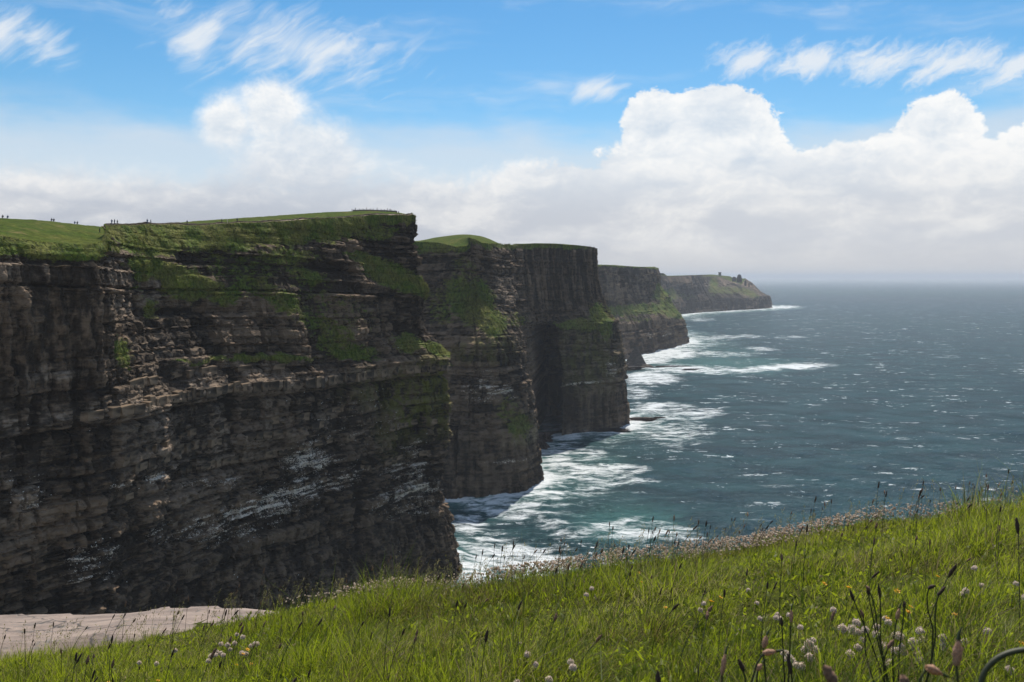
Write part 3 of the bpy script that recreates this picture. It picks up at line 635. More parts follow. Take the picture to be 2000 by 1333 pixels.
def build_sea():
    az = np.radians(np.concatenate([np.linspace(-75, -13, 40)[:-1], np.linspace(-13, 36, 610), np.linspace(36, 75, 30)[1:]]))
    # rings: closer together near, out to the horizon
    q = np.concatenate([np.linspace(1 / 120.0, 1 / 390.0, 30)[:-1], np.linspace(1 / 390.0, 1 / 3000.0, 330)[:-1], np.linspace(1 / 3000.0, 1 / 70000.0, 70)])
    d = 1 / q
    Yd = d[None, :] * np.ones((len(az), 1)); X = np.tan(np.clip(az, -1.3, 1.3))[:, None] * Yd
    long = ocean_tile(512, 900, 13, 3, 22, 200); mid = ocean_tile(512, 260, 9, 5, 3.5, 26)
    fade = sstep(3500, 1200, Yd); fade2 = sstep(1100, 500, Yd)
    Zw = 0.75 * fade * tile_at(long, 900, X, Yd) + 0.26 * fade2 * tile_at(mid, 260, X + 0.3 * Yd, Yd - .3 * X)
    px, py = proj(np.stack([X, Yd, 0 * X], -1))
    # foam: close to each foot of cliff, and where seas break over the shoals
    shore = np.full(X.shape, 1e9)
    for D in (D1, D2, D4, D5):
        k = int(np.argmin(np.abs(D['V'][0, :, 2] - 1.0)))
        B = D['V'][:, k, :2][::max(1, int(3 / D['step']))]
        act = (Yd > B[:, 1].min() - 160) & (Yd < B[:, 1].max() + 160) & (np.abs(X) < 2500)
        if not act.any(): continue
        Q = np.stack([X[act], Yd[act]], -1); best = np.full(len(Q), 1e9)
        for i in range(0, len(B), 40):
            bb = B[i:i + 40]; c = bb.mean(0); rr = np.linalg.norm(bb - c, axis=1).max()
            near = np.linalg.norm(Q - c, axis=1) < rr + 90
            if near.any():
                dd = np.sqrt(((Q[near][:, None] - bb[None]) ** 2).sum(-1)).min(1); best[near] = np.minimum(best[near], dd)
        shore[act] = np.minimum(shore[act], best)
    w = 1.0 + Yd / 900
    jit = fbm(X / 22, Yd / 22, seed=401, oct=3)
    foam = 0.95 * np.exp(-np.clip(shore, 0, 400) / (9 * w)) + 0.42 * np.exp(-np.clip(shore, 0, 400) / (30 * w))
    PATCH = [(990, 1085, 130, 42, 8, .78), (920, 1110, 60, 40, 0, .8), (960, 980, 120, 24, 10, .62), (1010, 1000, 80, 14, 6, .5), (910, 1020, 40, 40, 0, .5), (1150, 925, 115, 22, 4, .62), (1090, 900, 40, 34, 0, .6), (1220, 918, 50, 10, 0, .7),
             (1260, 1040, 110, 30, 6, .58), (1310, 835, 80, 40, 10, .5), (1330, 805, 80, 12, 0, .62), (1270, 800, 60, 10, 0, .72), (1290, 790, 60, 5, 0, .7), (1280, 850, 70, 22, 0, .5), (1130, 880, 60, 20, 10, .5), (1100, 1035, 90, 14, 14, .42),
             (1270, 738, 60, 14, 0, .85), (1340, 722, 130, 9, 1, .74), (1540, 717, 90, 6, -3, .98), (1440, 724, 120, 5, -2, .72), (1310, 690, 60, 12, 0, .95), (1270, 700, 50, 14, 0, .9), (1400, 692, 90, 5, 0, .5), (1490, 682, 34, 4, 4, .6), (1380, 660, 70, 4, 0, .6),
             (1545, 659, 34, 3, 0, .5), (1370, 625, 26, 4, 0, .5), (1350, 668, 20, 6, 0, .9), (1530, 600, 36, 3, 0, .9), (1440, 657, 60, 3, 0, .5), (1240, 770, 40, 20, 0, .45)]
    jp = 10 * jit * np.clip(420 / (Yd), .15, 1)
    foam = np.maximum(foam * (0.8 + 0.45 * jit), ellm(px + 2 * jp, py + jp, PATCH))
    shoal = np.maximum(np.exp(-np.clip(shore, 0, 600) / (42 * w)) * 0.8, ellm(px, py, [(1230, 1030, 160, 60, 0, .6), (1130, 920, 150, 60, 0, .55), (1000, 1040, 160, 100, 0, .35), (1300, 830, 110, 60, 0, .45), (1400, 715, 250, 24, 0, .6), (1380, 690, 150, 20, 0, .5)]))
    V = np.stack([X, Yd, Zw], -1)
    o = np_mesh('sea', V.reshape(-1, 3), grid_faces(*X.shape), sea_material(), dict(foam=foam.ravel(), shoal=shoal.ravel()), smooth=True)
    tag(o, 'choppy blue green sea with white foam', kind='structure')
    return o
sea = build_sea()

# ------------------------------------------------------------------ air
def build_haze(top=246.0, dens=0.000052):
    bm = bmesh.new(); bmesh.ops.create_cube(bm, size=1.0)
    me = bpy.data.meshes.new('haze'); 
    for v in bm.verts: v.co = (v.co.x * 230000, v.co.y * 230000, -10 + (v.co.z + .5) * (top + 10))
    bm.to_mesh(me); bm.free()
    o = bpy.data.objects.new('haze', me); COL.objects.link(o); tag(o, 'pale sea haze in the air', kind='stuff')
    m, T = new_mat('haze')
    pv = T.n('ShaderNodeVolumePrincipled', _Color=(0.88, 0.93, 1.0), _Density=dens, _Anisotropy=0.0)
    T.n('ShaderNodeOutputMaterial', _Volume=pv)
    me.materials.append(m)
    return o
build_haze()

# ------------------------------------------------------------------ the meadow on the near cliff edge
def slab_zone(x, y): return sstep(-2.05, -2.45, x + 0.08 * np.sin(y * 3)) 
def edge_y(x):
    """where the turf ends and the cliff begins"""
    return 6.15 + 0.22 * vnoise(x * 0.9, 0.2, seed=501) + 0.12 * vnoise(x * 3.1, 0.7, seed=502)
def plane_z(x, y): return EYE - 0.80 - 0.222 * y + 0.150 * x
def ground_z(x, y):
    x = np.asarray(x, float); y = np.asarray(y, float)
    z = plane_z(x, np.minimum(y, 9.0)) + 0.055 * fbm(x / 0.9, y / 0.9, seed=503, oct=3) + 0.05 * vnoise(x / 2.2, y / 2.2, seed=507)
    ext = edge_y(x) + 1.2 * slab_zone(x, y)
    d = np.maximum(y - ext, 0)
    return z - 0.9 * d ** 1.5 - 3.5 * np.maximum(d - 0.6, 0) ** 2
def at_ground(px, py, h=0.0):
    """point on the meadow seen at a photo pixel (h above the turf)"""
    lo, hi = 0.6, 7.0
    for _ in range(22):
        y = (lo + hi) / 2; x = (px - 1000) / F * y
        ray = EYE + (HZ - py) / F * y
        if ray > float(ground_z(x, y)) + h: lo = y
        else: hi = y
    return x, y

def build_meadow():
    xs = np.concatenate([np.linspace(-60, -8, 20)[:-1], np.linspace(-8, 8, 220), np.linspace(8, 60, 20)[1:]])
    ys = np.concatenate([np.linspace(-60, 0, 14)[:-1], np.linspace(0, 9.0, 150)])
    X, Y = np.meshgrid(xs, ys, indexing='ij')
    Z = ground_z(X, Y)
    # the cliff below the edge, down to the sea
    n = 30; t = np.linspace(0, 1, n + 1)[1:]
    z0 = Z[:, -1]
    Xc = np.repeat(xs[:, None], n, 1); Zc = z0[:, None] * (1 - t) + (-6) * t
    Yc = 9.0 + 0.2 + 9 * t[None] ** 0.7 + 1.6 * fbm(Xc / 7, Zc / 5, seed=509, oct=3) * np.clip(t * 5, 0, 1)[None]
    V = np.stack([np.hstack([X, Xc]), np.hstack([Y, Yc]), np.hstack([Z, Zc])], -1)
    m, T = new_mat('meadow_soil')
    pos = T.n('ShaderNodeNewGeometry').outputs['Position']
    a = T.noise(pos, 5, 5, .65); b = T.noise(pos, 40, 4, .6)
    c = T.mix(T.ss(a, .35, .65), (0.030, 0.036, 0.008), (0.060, 0.070, 0.012)); c = T.mix(T.ss(b, .5, .75), c, (0.07, 0.058, 0.03))
    T.n('ShaderNodeOutputMaterial', _Surface=principled(T, Base__Color=c, Roughness=1.0, Specular__IOR__Level=0.02, Normal=T.n('ShaderNodeBump', _Strength=.7, _Distance=.02, _Height=b)))
    o = np_mesh('meadow', V.reshape(-1, 3), grid_faces(V.shape[0], V.shape[1]), m, smooth=True)
    tag(o, 'sloping turf on the near cliff edge', kind='structure'); return o
meadow = build_meadow()

def grass_material(name, bright=1.0):
    m, T = new_mat(name)
    hue, dry, v = T.attr('hue'), T.attr('dry'), T.attr('along')
    c = T.mix(hue, (0.050, 0.088, 0.005), (0.370, 0.400, 0.026))
    c = T.mix(T.ss(v, 0.05, 0.85), T.mix(0.65, c, (0.030, 0.034, 0.010)), c)  # lower part of each blade darkened: shadow among the tufts put into the colour
    straw = T.mix(hue, (0.16, 0.105, 0.055), (0.40, 0.33, 0.18))
    c = T.mix(dry, c, straw)
    b = principled(T, Base__Color=c, Roughness=0.5); b.inputs['Specular IOR Level'].default_value = 0.14
    tr = T.n('ShaderNodeBsdfTranslucent', _Color=T.mix(dry, T.mix(0.5, c, (0.50, 0.60, 0.02)), c))
    T.n('ShaderNodeOutputMaterial', _Surface=T.n('ShaderNodeMixShader', _0=0.5, _1=b, _2=tr))
    return m
M_GRASS = grass_material('meadow_grass')

def blades(bx, by, bz, L, Wd, lean, az, curl, hue, dry, segs=3, twist=None):
    """ribbons: base, length, width, lean angle (rad from upright), azimuth, curl -> V, F, attrs"""
    n = len(bx); k = segs + 1
    ts = np.linspace(0, 1, k)
    ang = lean[:, None] + curl[:, None] * ts[None] ** 1.3
    ds = L[:, None] / segs
    r = np.concatenate([np.zeros((n, 1)), np.cumsum(np.sin(ang[:, :-1]) * ds, 1)], 1)
    h = np.concatenate([np.zeros((n, 1)), np.cumsum(np.cos(ang[:, :-1]) * ds, 1)], 1)
    ca, sa = np.cos(az)[:, None], np.sin(az)[:, None]
    cx, cy, cz = bx[:, None] + r * ca, by[:, None] + r * sa, bz[:, None] + h
    tw = az + np.pi / 2 + (RNG.normal(0, .6, n) if twist is None else twist)
    wx, wy = np.cos(tw)[:, None], np.sin(tw)[:, None]
    wv = Wd[:, None] * 0.5 * (1 - ts[None] ** 2.2 * 0.95)
    Lf = np.stack([cx - wx * wv, cy - wy * wv, cz], -1)[:, :-1]; Rt = np.stack([cx + wx * wv, cy + wy * wv, cz], -1)[:, :-1]
    tip = np.stack([cx, cy, cz], -1)[:, -1:]
    V = np.concatenate([np.stack([Lf, Rt], 2).reshape(n, 2 * segs, 3), tip], 1)
    m = 2 * segs + 1
    base = (np.arange(n) * m)[:, None]
    q = np.concatenate([base + np.array([[2 * i, 2 * i + 1, 2 * i + 3, 2 * i + 2]]) for i in range(segs - 1)], 0) if segs > 1 else np.zeros((0, 4), int)
    t_ = base + np.array([[2 * segs - 2, 2 * segs - 1, 2 * segs]])
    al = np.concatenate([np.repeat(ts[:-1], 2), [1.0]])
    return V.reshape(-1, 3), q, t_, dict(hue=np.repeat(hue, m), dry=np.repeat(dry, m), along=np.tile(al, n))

def build_grass():
    n_t = 8600
    y = np.sqrt(RNG.uniform(0.9 ** 2, 6.7 ** 2, n_t)); x = RNG.uniform(-0.76, 0.74, n_t) * y + RNG.normal(0, .15, n_t)
    ok = (y < edge_y(x) + 0.25 - 0.20 * slab_zone(x, y))
    x, y = x[ok], y[ok]; n_t = len(x)
    patch = fbm(x / 0.55, y / 0.55, seed=511, oct=3); tall = sstep(0.05, 0.5, fbm(x / 0.8 + 9, y / 0.8, seed=513, oct=2))
    t_hue = RNG.normal(0, .20, n_t); t_dry = (RNG.random(n_t) < .12) * RNG.uniform(.3, .8, n_t); tuss = (RNG.random(n_t) < .09) * sstep(-.2, .2, fbm(x / 1.3, y / 1.3 + 4, seed=541, oct=2))
    cnt = RNG.integers(12, 30, n_t) + (26 * tuss).astype(int) + (12 * (tall < .2)).astype(int)
    i = np.repeat(np.arange(n_t), cnt); n = len(i)
    rad = np.abs(RNG.normal(0, 0.035, n)) * (1 + 0.7 * tall[i]); a = RNG.uniform(0, 2 * np.pi, n)
    bx, by = x[i] + rad * np.cos(a), y[i] + rad * np.sin(a)
    bz = ground_z(bx, by) - 0.01
    L = (0.055 + 0.11 * RNG.random(n) ** 1.7) * (0.62 + 1.15 * tall[i] + 0.45 * patch[i]) * (0.8 + 0.4 * RNG.random(n)) * (1 + .9 * tuss[i])
    edge = sstep(0.5, 0.05, edge_y(bx) - by); L *= 1 - 0.35 * edge
    wind = 0.25; ox, oy = np.cos(a) * (0.25 + 4 * rad) + wind + RNG.normal(0, .22, n), np.sin(a) * (0.25 + 4 * rad) - 0.10 + RNG.normal(0, .22, n)
    az = np.arctan2(oy, ox); lean = np.clip(np.hypot(ox, oy), 0.05, 1.1)
    curl = RNG.uniform(0.2, 1.5, n) * (0.6 + 0.7 * tall[i])
    hue = np.clip(0.46 + 0.75 * fbm(bx / 0.7, by / 0.7, seed=517, oct=3) + RNG.normal(0, .17, n) - 0.22 * tall[i] + t_hue[i] - .5 * tuss[i], 0, 1)
    dry = np.where(RNG.random(n) < 0.15 + 0.30 * sstep(.1, .5, fbm(bx / .5, by / .5, seed=519, oct=2)) + 0.15 * edge, RNG.uniform(.5, 1, n), np.clip(RNG.uniform(0, .12, n) + t_dry[i], 0, 1))
    W = RNG.uniform(0.0018, 0.0040, n) * (0.8 + 0.07 * by)
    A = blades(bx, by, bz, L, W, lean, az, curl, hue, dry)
    # broad low leaves between the blades
    m = 16000
    ly = np.sqrt(RNG.uniform(0.9 ** 2, 6.5 ** 2, m)); lx = RNG.uniform(-.74, .72, m) * ly
    ok = (ly < edge_y(lx) + .1 - .6 * slab_zone(lx, ly)) & (fbm(lx / .4, ly / .4, seed=523, oct=2) > -.15)
    lx, ly = lx[ok], ly[ok]; m = len(lx)
    B = blades(lx, ly, ground_z(lx, ly) + RNG.uniform(0, .05, m), RNG.uniform(.02, .05, m), RNG.uniform(.008, .016, m), RNG.uniform(.5, 1.3, m), RNG.uniform(0, 6.3, m), RNG.uniform(.1, .7, m), np.clip(RNG.normal(.35, .2, m), 0, 1), RNG.uniform(0, .1, m), segs=2)
    for nm, (V, q, t_, at) in (('grass', A), ('ground_leaves', B)):
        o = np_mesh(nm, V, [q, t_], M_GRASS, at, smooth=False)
        tag(o, {'grass': 'wind-blown green meadow grass on the near slope', 'ground_leaves': 'small broad leaves low among the meadow grass'}[nm], 'grass' if nm == 'grass' else 'leaves', kind='stuff')
    print('blades', n, m)
build_grass()

def build_culms():
    """thin seeding grasses: a stalk with a loose feathery panicle"""
    n = 520
    x = np.concatenate([RNG.uniform(-4.2, 4.0, 300), RNG.uniform(-3.6, 4, 220)]); 
    y = np.concatenate([edge_y(x[:300]) - np.abs(RNG.normal(0, .25, 300)) - .35 * slab_zone(x[:300], 6.0), RNG.uniform(2.6, 6, 220)])
    z = ground_z(x, y)
    L = RNG.uniform(.14, .30, n); az = RNG.normal(0.1, .9, n); lean = np.abs(RNG.normal(.22, .18, n)); curl = RNG.uniform(.1, .7, n)
    S = blades(x, y, z, L, np.full(n, .0024), lean, az, curl, RNG.uniform(.2, .7, n), RNG.uniform(.3, 1, n), segs=4)
    P = S[0].reshape(n, -1, 3)
    tip, b2 = P[:, -1], (P[:, -3] + P[:, -2]) / 2
    k = 16; i = np.repeat(np.arange(n), k); f = RNG.uniform(-.5, 1.0, n * k)
    q = tip[i] * (f[:, None]) + b2[i] * (1 - f[:, None])
    q = q + RNG.normal(0, .011, q.shape) * np.clip(1.15 - np.abs(f), .2, 1)[:, None]
    m = len(q)
    B = blades(q[:, 0], q[:, 1], q[:, 2], RNG.uniform(.009, .018, m), RNG.uniform(.003, .0055, m), RNG.uniform(.2, 1.2, m), az[i] + RNG.normal(0, .9, m), RNG.uniform(0, .6, m), RNG.uniform(.1, .8, m), RNG.uniform(.65, 1, m), segs=2)
    off = len(S[0])
    V = np.vstack([S[0], B[0]]); q4 = [S[1], B[1] + off]; q3 = [S[2], B[2] + off]
    at = {kk: np.concatenate([S[3][kk], B[3][kk]]) for kk in S[3]}
    o = np_mesh('seeding_grass', V, [np.vstack(q4), np.vstack(q3)], M_GRASS, at)
    tag(o, 'thin straw coloured seeding grass stalks along the cliff edge', 'grass', kind='stuff')
build_culms()

# ---- pale flat rock slab beyond the turf on the left
def build_slab():
    top = [(-420, 1222, 7.5), (-200, 1216, 7.5), (-60, 1210, 7.5), (60, 1204, 7.5), (170, 1201, 7.48), (255, 1197, 7.45), (300, 1192, 7.42), (331, 1188.5, 7.4), (333, 1192, 7.34), (400, 1191, 7.32), (428, 1190, 7.3), (430, 1193.5, 7.26), (480, 1193, 7.24), (560, 1201, 7.1)]
    P = np.array([PT(a, d, b) for a, b, d in top])
    xs = np.linspace(P[0, 0], P[-1, 0], 170); yb = np.interp(xs, P[:, 0], P[:, 1]) + .015 * fbm(xs * 4, 0.1, seed=531); zb = np.interp(xs, P[:, 0], P[:, 2])
    n = 40; t = np.linspace(0, 1, n)
    yf = 5.0 + .1 * vnoise(xs * 1.5, .4, seed=533)
    Y = yb[:, None] * (1 - t) + yf[:, None] * t; X = np.repeat(xs[:, None], n, 1)
    Z = zb[:, None] + (yb[:, None] - Y) * 0.235 - 0.55 * np.maximum(6.2 - Y, 0) + 0.010 * fbm(X * 2.2, Y * 6, seed=535, oct=4, rough=.6) + 0.012 * np.floor(1.5 + 1.6 * fbm(X * .9, Y * 2.2, seed=537, oct=2)) 
    k = 5; down = np.linspace(0, 1, k)[1:]
    Xb = np.repeat(xs[:, None], k - 1, 1); Yb = Y[:, :1] + .05 * fbm(Xb * 5, down[None] * 3, seed=539, oct=2) - .03 * down[None]; Zb_ = Z[:, :1] - .34 * down[None]
    Xf = Xb; Yf = Y[:, -1:] + 0 * Xb; Zf = Z[:, -1:] - .3 * down[None]
    V = np.stack([np.hstack([Xb[:, ::-1], X, Xf]), np.hstack([Yb[:, ::-1], Y, Yf]), np.hstack([Zb_[:, ::-1], Z, Zf])], -1)
    m, T = new_mat('pale_flagstone')
    pos = T.n('ShaderNodeNewGeometry').outputs['Position']
    a = T.noise(T.v('MULTIPLY', pos, (1, 1.8, 1)), 2.2, 6, .62); b = T.noise(pos, 26, 4, .6); c3 = T.noise(T.v('MULTIPLY', pos, (.5, 2.4, 1)), 5, 5, .65)
    c = T.mix(T.ss(a, .32, .68), (0.165, 0.118, 0.092), (0.30, 0.222, 0.175)); c = T.mix(T.ss(c3, .55, .75), c, (0.11, 0.088, 0.075)); c = T.mix(T.ss(b, .6, .8), c, (.28, .24, .2)); ck = T.n('ShaderNodeTexVoronoi', feature='DISTANCE_TO_EDGE', _Vector=T.v('ADD', T.v('MULTIPLY', pos, (.8, 1.5, .2)), T.v('SCALE', T.noise(pos, 3, 3, col=True), .5)), _Scale=.9).outputs[0]; c = T.mix(T.ss(ck, .018, .0), c, (.05, .04, .032)); c = T.mix(T.m('MULTIPLY', T.ss(T.noise(pos, 9, 5, .7), .56, .66), .6), c, (.12, .115, .10))
    T.n('ShaderNodeOutputMaterial', _Surface=principled(T, Base__Color=c, Roughness=.8, Normal=T.n('ShaderNodeBump', _Strength=.5, _Distance=.03, _Height=T.m('ADD', c3, T.m('MULTIPLY', b, .3)))))
    o = np_mesh('rock_slab', V.reshape(-1, 3), grid_faces(V.shape[0], V.shape[1]), m, smooth=False)
    tag(o, 'flat pale pinkish rock slab at the cliff edge beyond the grass, lower left', 'rock slab')
    return o
slab = build_slab()

# ------------------------------------------------------------------ flowers of the meadow
def tube(pts, rad, sides=6, close=True):
    """verts, faces of a swept tube along pts with radius per point"""
    pts = np.asarray(pts, float); n = len(pts); rad = np.broadcast_to(rad, n)
    tg = np.gradient(pts, axis=0); tg /= np.linalg.norm(tg, axis=1)[:, None] + 1e-12
    up = np.array([0.31, 0.77, 0.2]); a = np.cross(tg, up); a /= np.linalg.norm(a, axis=1)[:, None] + 1e-12; b = np.cross(tg, a)
    th = np.arange(sides) * 2 * np.pi / sides
    V = pts[:, None] + rad[:, None, None] * (np.cos(th)[None, :, None] * a[:, None] + np.sin(th)[None, :, None] * b[:, None])
    i = np.arange(n - 1)[:, None] * sides; j = np.arange(sides)[None]; k = (j + 1) % sides
    Fq = np.stack([i + j, i + k, i + sides + k, i + sides + j], -1).reshape(-1, 4)
    return V.reshape(-1, 3), Fq
def mesh_only(name, V, Fs, mat, smooth=True, attrs=None):
    o = np_mesh(name, V, Fs, mat, attrs, smooth); me = o.data; bpy.data.objects.remove(o); return me
def part(name, me, parent, loc=None, rot=None, scl=None):
    o = bpy.data.objects.new(name, me); COL.objects.link(o); o.parent = parent
    if loc is not None: o.location = loc
    if rot is not None: o.rotation_euler = rot
    if scl is not None: o.scale = scl if hasattr(scl, '__len__') else (scl,) * 3
    return o
M_STEM = simple_mat('plant_stem', (0.060, 0.075, 0.022), .6, .3, 60, trans=.2)
M_STEMD = simple_mat('plantain_stem', (0.050, 0.050, 0.020), .6, .3, 60)
M_HEADS = [simple_mat('plantain_head_dark', (0.050, 0.026, 0.016), .85, .4, 300), simple_mat('plantain_head_brown', (0.20, 0.105, 0.062), .85, .35, 300), simple_mat('plantain_head_pink', (0.52, 0.31, 0.20), .85, .35, 400, trans=.35)]
M_THRIFT = simple_mat('thrift_petals', (0.68, 0.56, 0.46), .8, .22, 260, trans=.25)
M_THRIFT2 = simple_mat('thrift_petals_faded', (0.60, 0.46, 0.35), .85, .3, 260, trans=.25)
M_YEL = simple_mat('yellow_petals', (0.78, 0.42, 0.012), .6, .15, 200, trans=.3)
M_LEAF = simple_mat('plantain_leaf', (0.055, 0.105, 0.016), .45, .3, 50, trans=.45)

def stem_mesh(h, bend, r, mat, nm='stem', n=7):
    t = np.linspace(0, 1, n); P = np.stack([bend * t ** 2, 0 * t, h * t], -1)
    V, Fq = tube(P, np.linspace(r, r * .75, n), 5); return mesh_only(nm, V, Fq, mat), P[-1], P[-1] - P[-2]
def head_mesh(l, r, mat, seed):
    """knobbly plantain spike along +Z, pointed at the top"""
    n, sd = 12, 8; t = np.linspace(0, 1, n)
    prof = r * np.clip(np.sin(np.pi * np.clip(t * .92 + .06, 0, 1)) ** .55, .12, 1) * (1 - .25 * t)
    V, Fq = tube(np.stack([0 * t, 0 * t, l * t], -1), prof, sd)
    V = V + RNG.normal(0, r * .10, V.shape); return mesh_only('seed_head', V, Fq, mat)
def puff_mesh(r, mat, k=46):
    """round flower head of many small florets"""
    g = np.arange(k) + .5; ph = np.arccos(1 - 1.55 * g / k); th = np.pi * (1 + 5 ** .5) * g
    N = np.stack([np.cos(th) * np.sin(ph), np.sin(th) * np.sin(ph), np.cos(ph)], -1)
    core_u = np.linspace(0, np.pi, 6); V, Fq = tube(np.stack([0 * core_u, 0 * core_u, -np.cos(core_u) * r * .72], -1), np.sin(core_u) * r * .78 + 1e-5, 8)
    Vs, F3 = [V], []; off = len(V)
    for d in N:
        a = np.cross(d, [.3, .5, .8]); a /= np.linalg.norm(a); b = np.cross(d, a); w = r * .30
        rr = r * RNG.uniform(.85, 1.12)
        Vs.append(np.array([d * r * .55 + a * w * .3, d * r * .55 - a * w * .3, d * rr - a * w + b * w * .3, d * rr * 1.05 + b * w, d * rr + a * w - b * w * .3]))
        F3.append(np.array([[0, 1, 2], [0, 2, 3], [0, 3, 4]]) + off); off += 5
    return mesh_only('flower_head', np.vstack(Vs), [Fq, np.vstack(F3)], mat, False)
def star_mesh(r, mat):
    V = [[0, 0, 0]]; Fs = []
    for i in range(6):
        a = i * math.pi / 3; 
        V += [[math.cos(a - .45) * r * .7, math.sin(a - .45) * r * .7, r * .25], [math.cos(a) * r, math.sin(a) * r, r * .45], [math.cos(a + .45) * r * .7, math.sin(a + .45) * r * .7, r * .25]]
        k = 1 + 3 * i; Fs += [[0, k, k + 1], [0, k + 1, k + 2]]
    cu = np.linspace(0, np.pi, 5); V2, F2 = tube(np.stack([0 * cu, 0 * cu, r * .25 - np.cos(cu) * r * .3], -1), np.sin(cu) * r * .42 + 1e-5, 7)
    return mesh_only('flower_head', np.vstack([np.array(V, float), V2]), [np.array(Fs), F2 + len(V)], mat, False)

STEMS = [stem_mesh(h, b, .0013, M_STEMD) for h, b in ((.16, .03), (.2, .05), (.24, .02), (.18, .08))]
FSTEMS = [stem_mesh(h, b, .0010, M_STEM) for h, b in ((.06, .008), (.085, .015), (.11, .02))]
HEADS = [head_mesh(l, r, M_HEADS[k], 1) for l, r, k in ((.026, .0040, 0), (.032, .0042, 0), (.022, .0048, 1), (.030, .0046, 1), (.024, .0050, 2))]
PUFFS = [puff_mesh(.0115, M_THRIFT), puff_mesh(.0105, M_THRIFT), puff_mesh(.0095, M_THRIFT2), puff_mesh(.011, M_THRIFT2)]
STAR = star_mesh(.0125, M_YEL)
def tilt(v):
    return Vector(v).to_track_quat('Z', 'Y').to_euler()
def flower(kind, x, y, rnd, label, group, size=1.0, which=None):
    st = (STEMS if kind == 'plantain' else FSTEMS)[rnd.randrange(4 if kind == 'plantain' else 3)]
    r = empty({'plantain': 'plantain', 'thrift': 'sea_thrift', 'yellow': 'yellow_flower'}[kind], (x, y, float(ground_z(x, y)) - .005), rnd.uniform(-1.2, 1.2))
    r.scale = (size,) * 3
    part('stem', st[0], r)
    me = rnd.choice(HEADS[:4]) if kind == 'plantain' else (PUFFS[which if which is not None else rnd.randrange(4)] if kind == 'thrift' else STAR)
    part({'plantain': 'seed_head'}.get(kind, 'flower_head'), me, r, tuple(st[1] - (st[2] / np.linalg.norm(st[2]) * (.002 if kind == 'plantain' else -.006))), tilt(st[2] + np.array([rnd.uniform(-.004, .004), rnd.uniform(-.004, .004), 0])), rnd.uniform(.85, 1.2))
    tag(r, label, {'plantain': 'plant', 'thrift': 'flower', 'yellow': 'flower'}[kind], group)
    return r
rnd = random.Random(5)
# scattered ribwort plantains
cnt = 0
while cnt < 280:
    if cnt < 110: x = rnd.uniform(-4, 3.9); y = float(edge_y(x)) - abs(rnd.gauss(0, .3)) - .4 * float(slab_zone(x, 6))
    else: y = math.sqrt(rnd.uniform(2.4 ** 2, 6.1 ** 2)); x = rnd.uniform(-.62, .62) * y
    if y > edge_y(x) - .6 * slab_zone(x, y): continue
    pxx = 1000 + F * x / y
    zone = 'before the pale slab' if pxx < 420 else 'left of the middle' if pxx < 850 else 'in the middle' if pxx < 1250 else 'right of the middle' if pxx < 1600 else 'at the right'
    lab, grp = (f'dark plantain head on a thin stalk at the edge {zone}', 'plantains along the cliff edge') if cnt < 110 else (f'dark plantain head in the {"nearest" if y < 3.6 else "farther"} meadow grass {zone}', 'plantains in the meadow grass')
    flower('plantain', x, y, rnd, lab, grp, rnd.uniform(.9, 1.35)); cnt += 1
# faded thrift in a band along the edge
cnt = 0
while cnt < 210:
    px_ = rnd.choice((rnd.gauss(1480, 170), rnd.gauss(1050, 90), rnd.gauss(1620, 90), rnd.gauss(740, 40), rnd.uniform(560, 2000)))
    yy = 6.1; x = (px_ - 1000) / F * yy; y = float(edge_y(x)) - abs(rnd.gauss(0, .14)) - .02
    if not -3.9 < x < 3.8: continue
    flower('thrift', x, y, rnd, f'faded thrift flower in the cliff edge band {"left of the surf" if px_ < 900 else "in front of the white surf" if px_ < 1180 else "where the edge starts to rise" if px_ < 1450 else "halfway up the rising edge" if px_ < 1700 else "at the high right end"}', 'thrift flowers along the cliff edge', rnd.uniform(.75, 1.05), rnd.choice((2, 3, 2, 3, 0))); cnt += 1
def thrift_band():
    """the rest of the dense band of faded thrift along the edge"""
    n = 2600; px_ = np.concatenate([RNG.normal(1480, 190, 1300), RNG.normal(1050, 110, 600), RNG.normal(740, 50, 250), RNG.uniform(540, 2000, 450)])
    x = (px_ - 1000) / F * 6.1; y = edge_y(x) - np.abs(RNG.normal(0, .16, n)) + .03; k = (x > -2.0) & (x < 3.9); x, y = x[k], y[k]; n = len(x)
    h = RNG.uniform(.04, .12, n); z = ground_z(x, y) + h; r = RNG.uniform(.005, .0095, n)
    ico = np.array([[0, 0, 1], [.9, 0, .35], [.28, .85, .35], [-.72, .53, .35], [-.72, -.53, .35], [.28, -.85, .35], [.5, .4, -.5], [-.3, .6, -.5], [-.6, -.2, -.5], [.3, -.6, -.5]])
    tri = np.array([[0, 1, 2], [0, 2, 3], [0, 3, 4], [0, 4, 5], [0, 5, 1], [1, 6, 2], [2, 7, 3], [3, 8, 4], [4, 9, 5], [5, 9, 1], [1, 9, 6], [2, 6, 7], [3, 7, 8], [4, 8, 9]])
    V = np.stack([x, y, z], -1)[:, None] + r[:, None, None] * (ico[None] + RNG.normal(0, .15, (n, 10, 3)))
    o = np_mesh('thrift_band', V.reshape(-1, 3), (tri[None] + (np.arange(n) * 10)[:, None, None]).reshape(-1, 3), M_THRIFT2)
    tag(o, 'dense band of tiny faded thrift heads along the cliff edge', 'flowers', kind='stuff')
    B = blades(x, y, ground_z(x, y), h, np.full(n, .0016), RNG.uniform(0, .1, n), RNG.uniform(0, 6, n), RNG.uniform(0, .1, n), RNG.uniform(.2, .6, n), RNG.uniform(.2, .7, n), segs=1)
    o2 = np_mesh('stalks', B[0], [B[1], B[2]], M_GRASS, B[3], parent=o); o2['kind'] = 'stuff'
thrift_band()
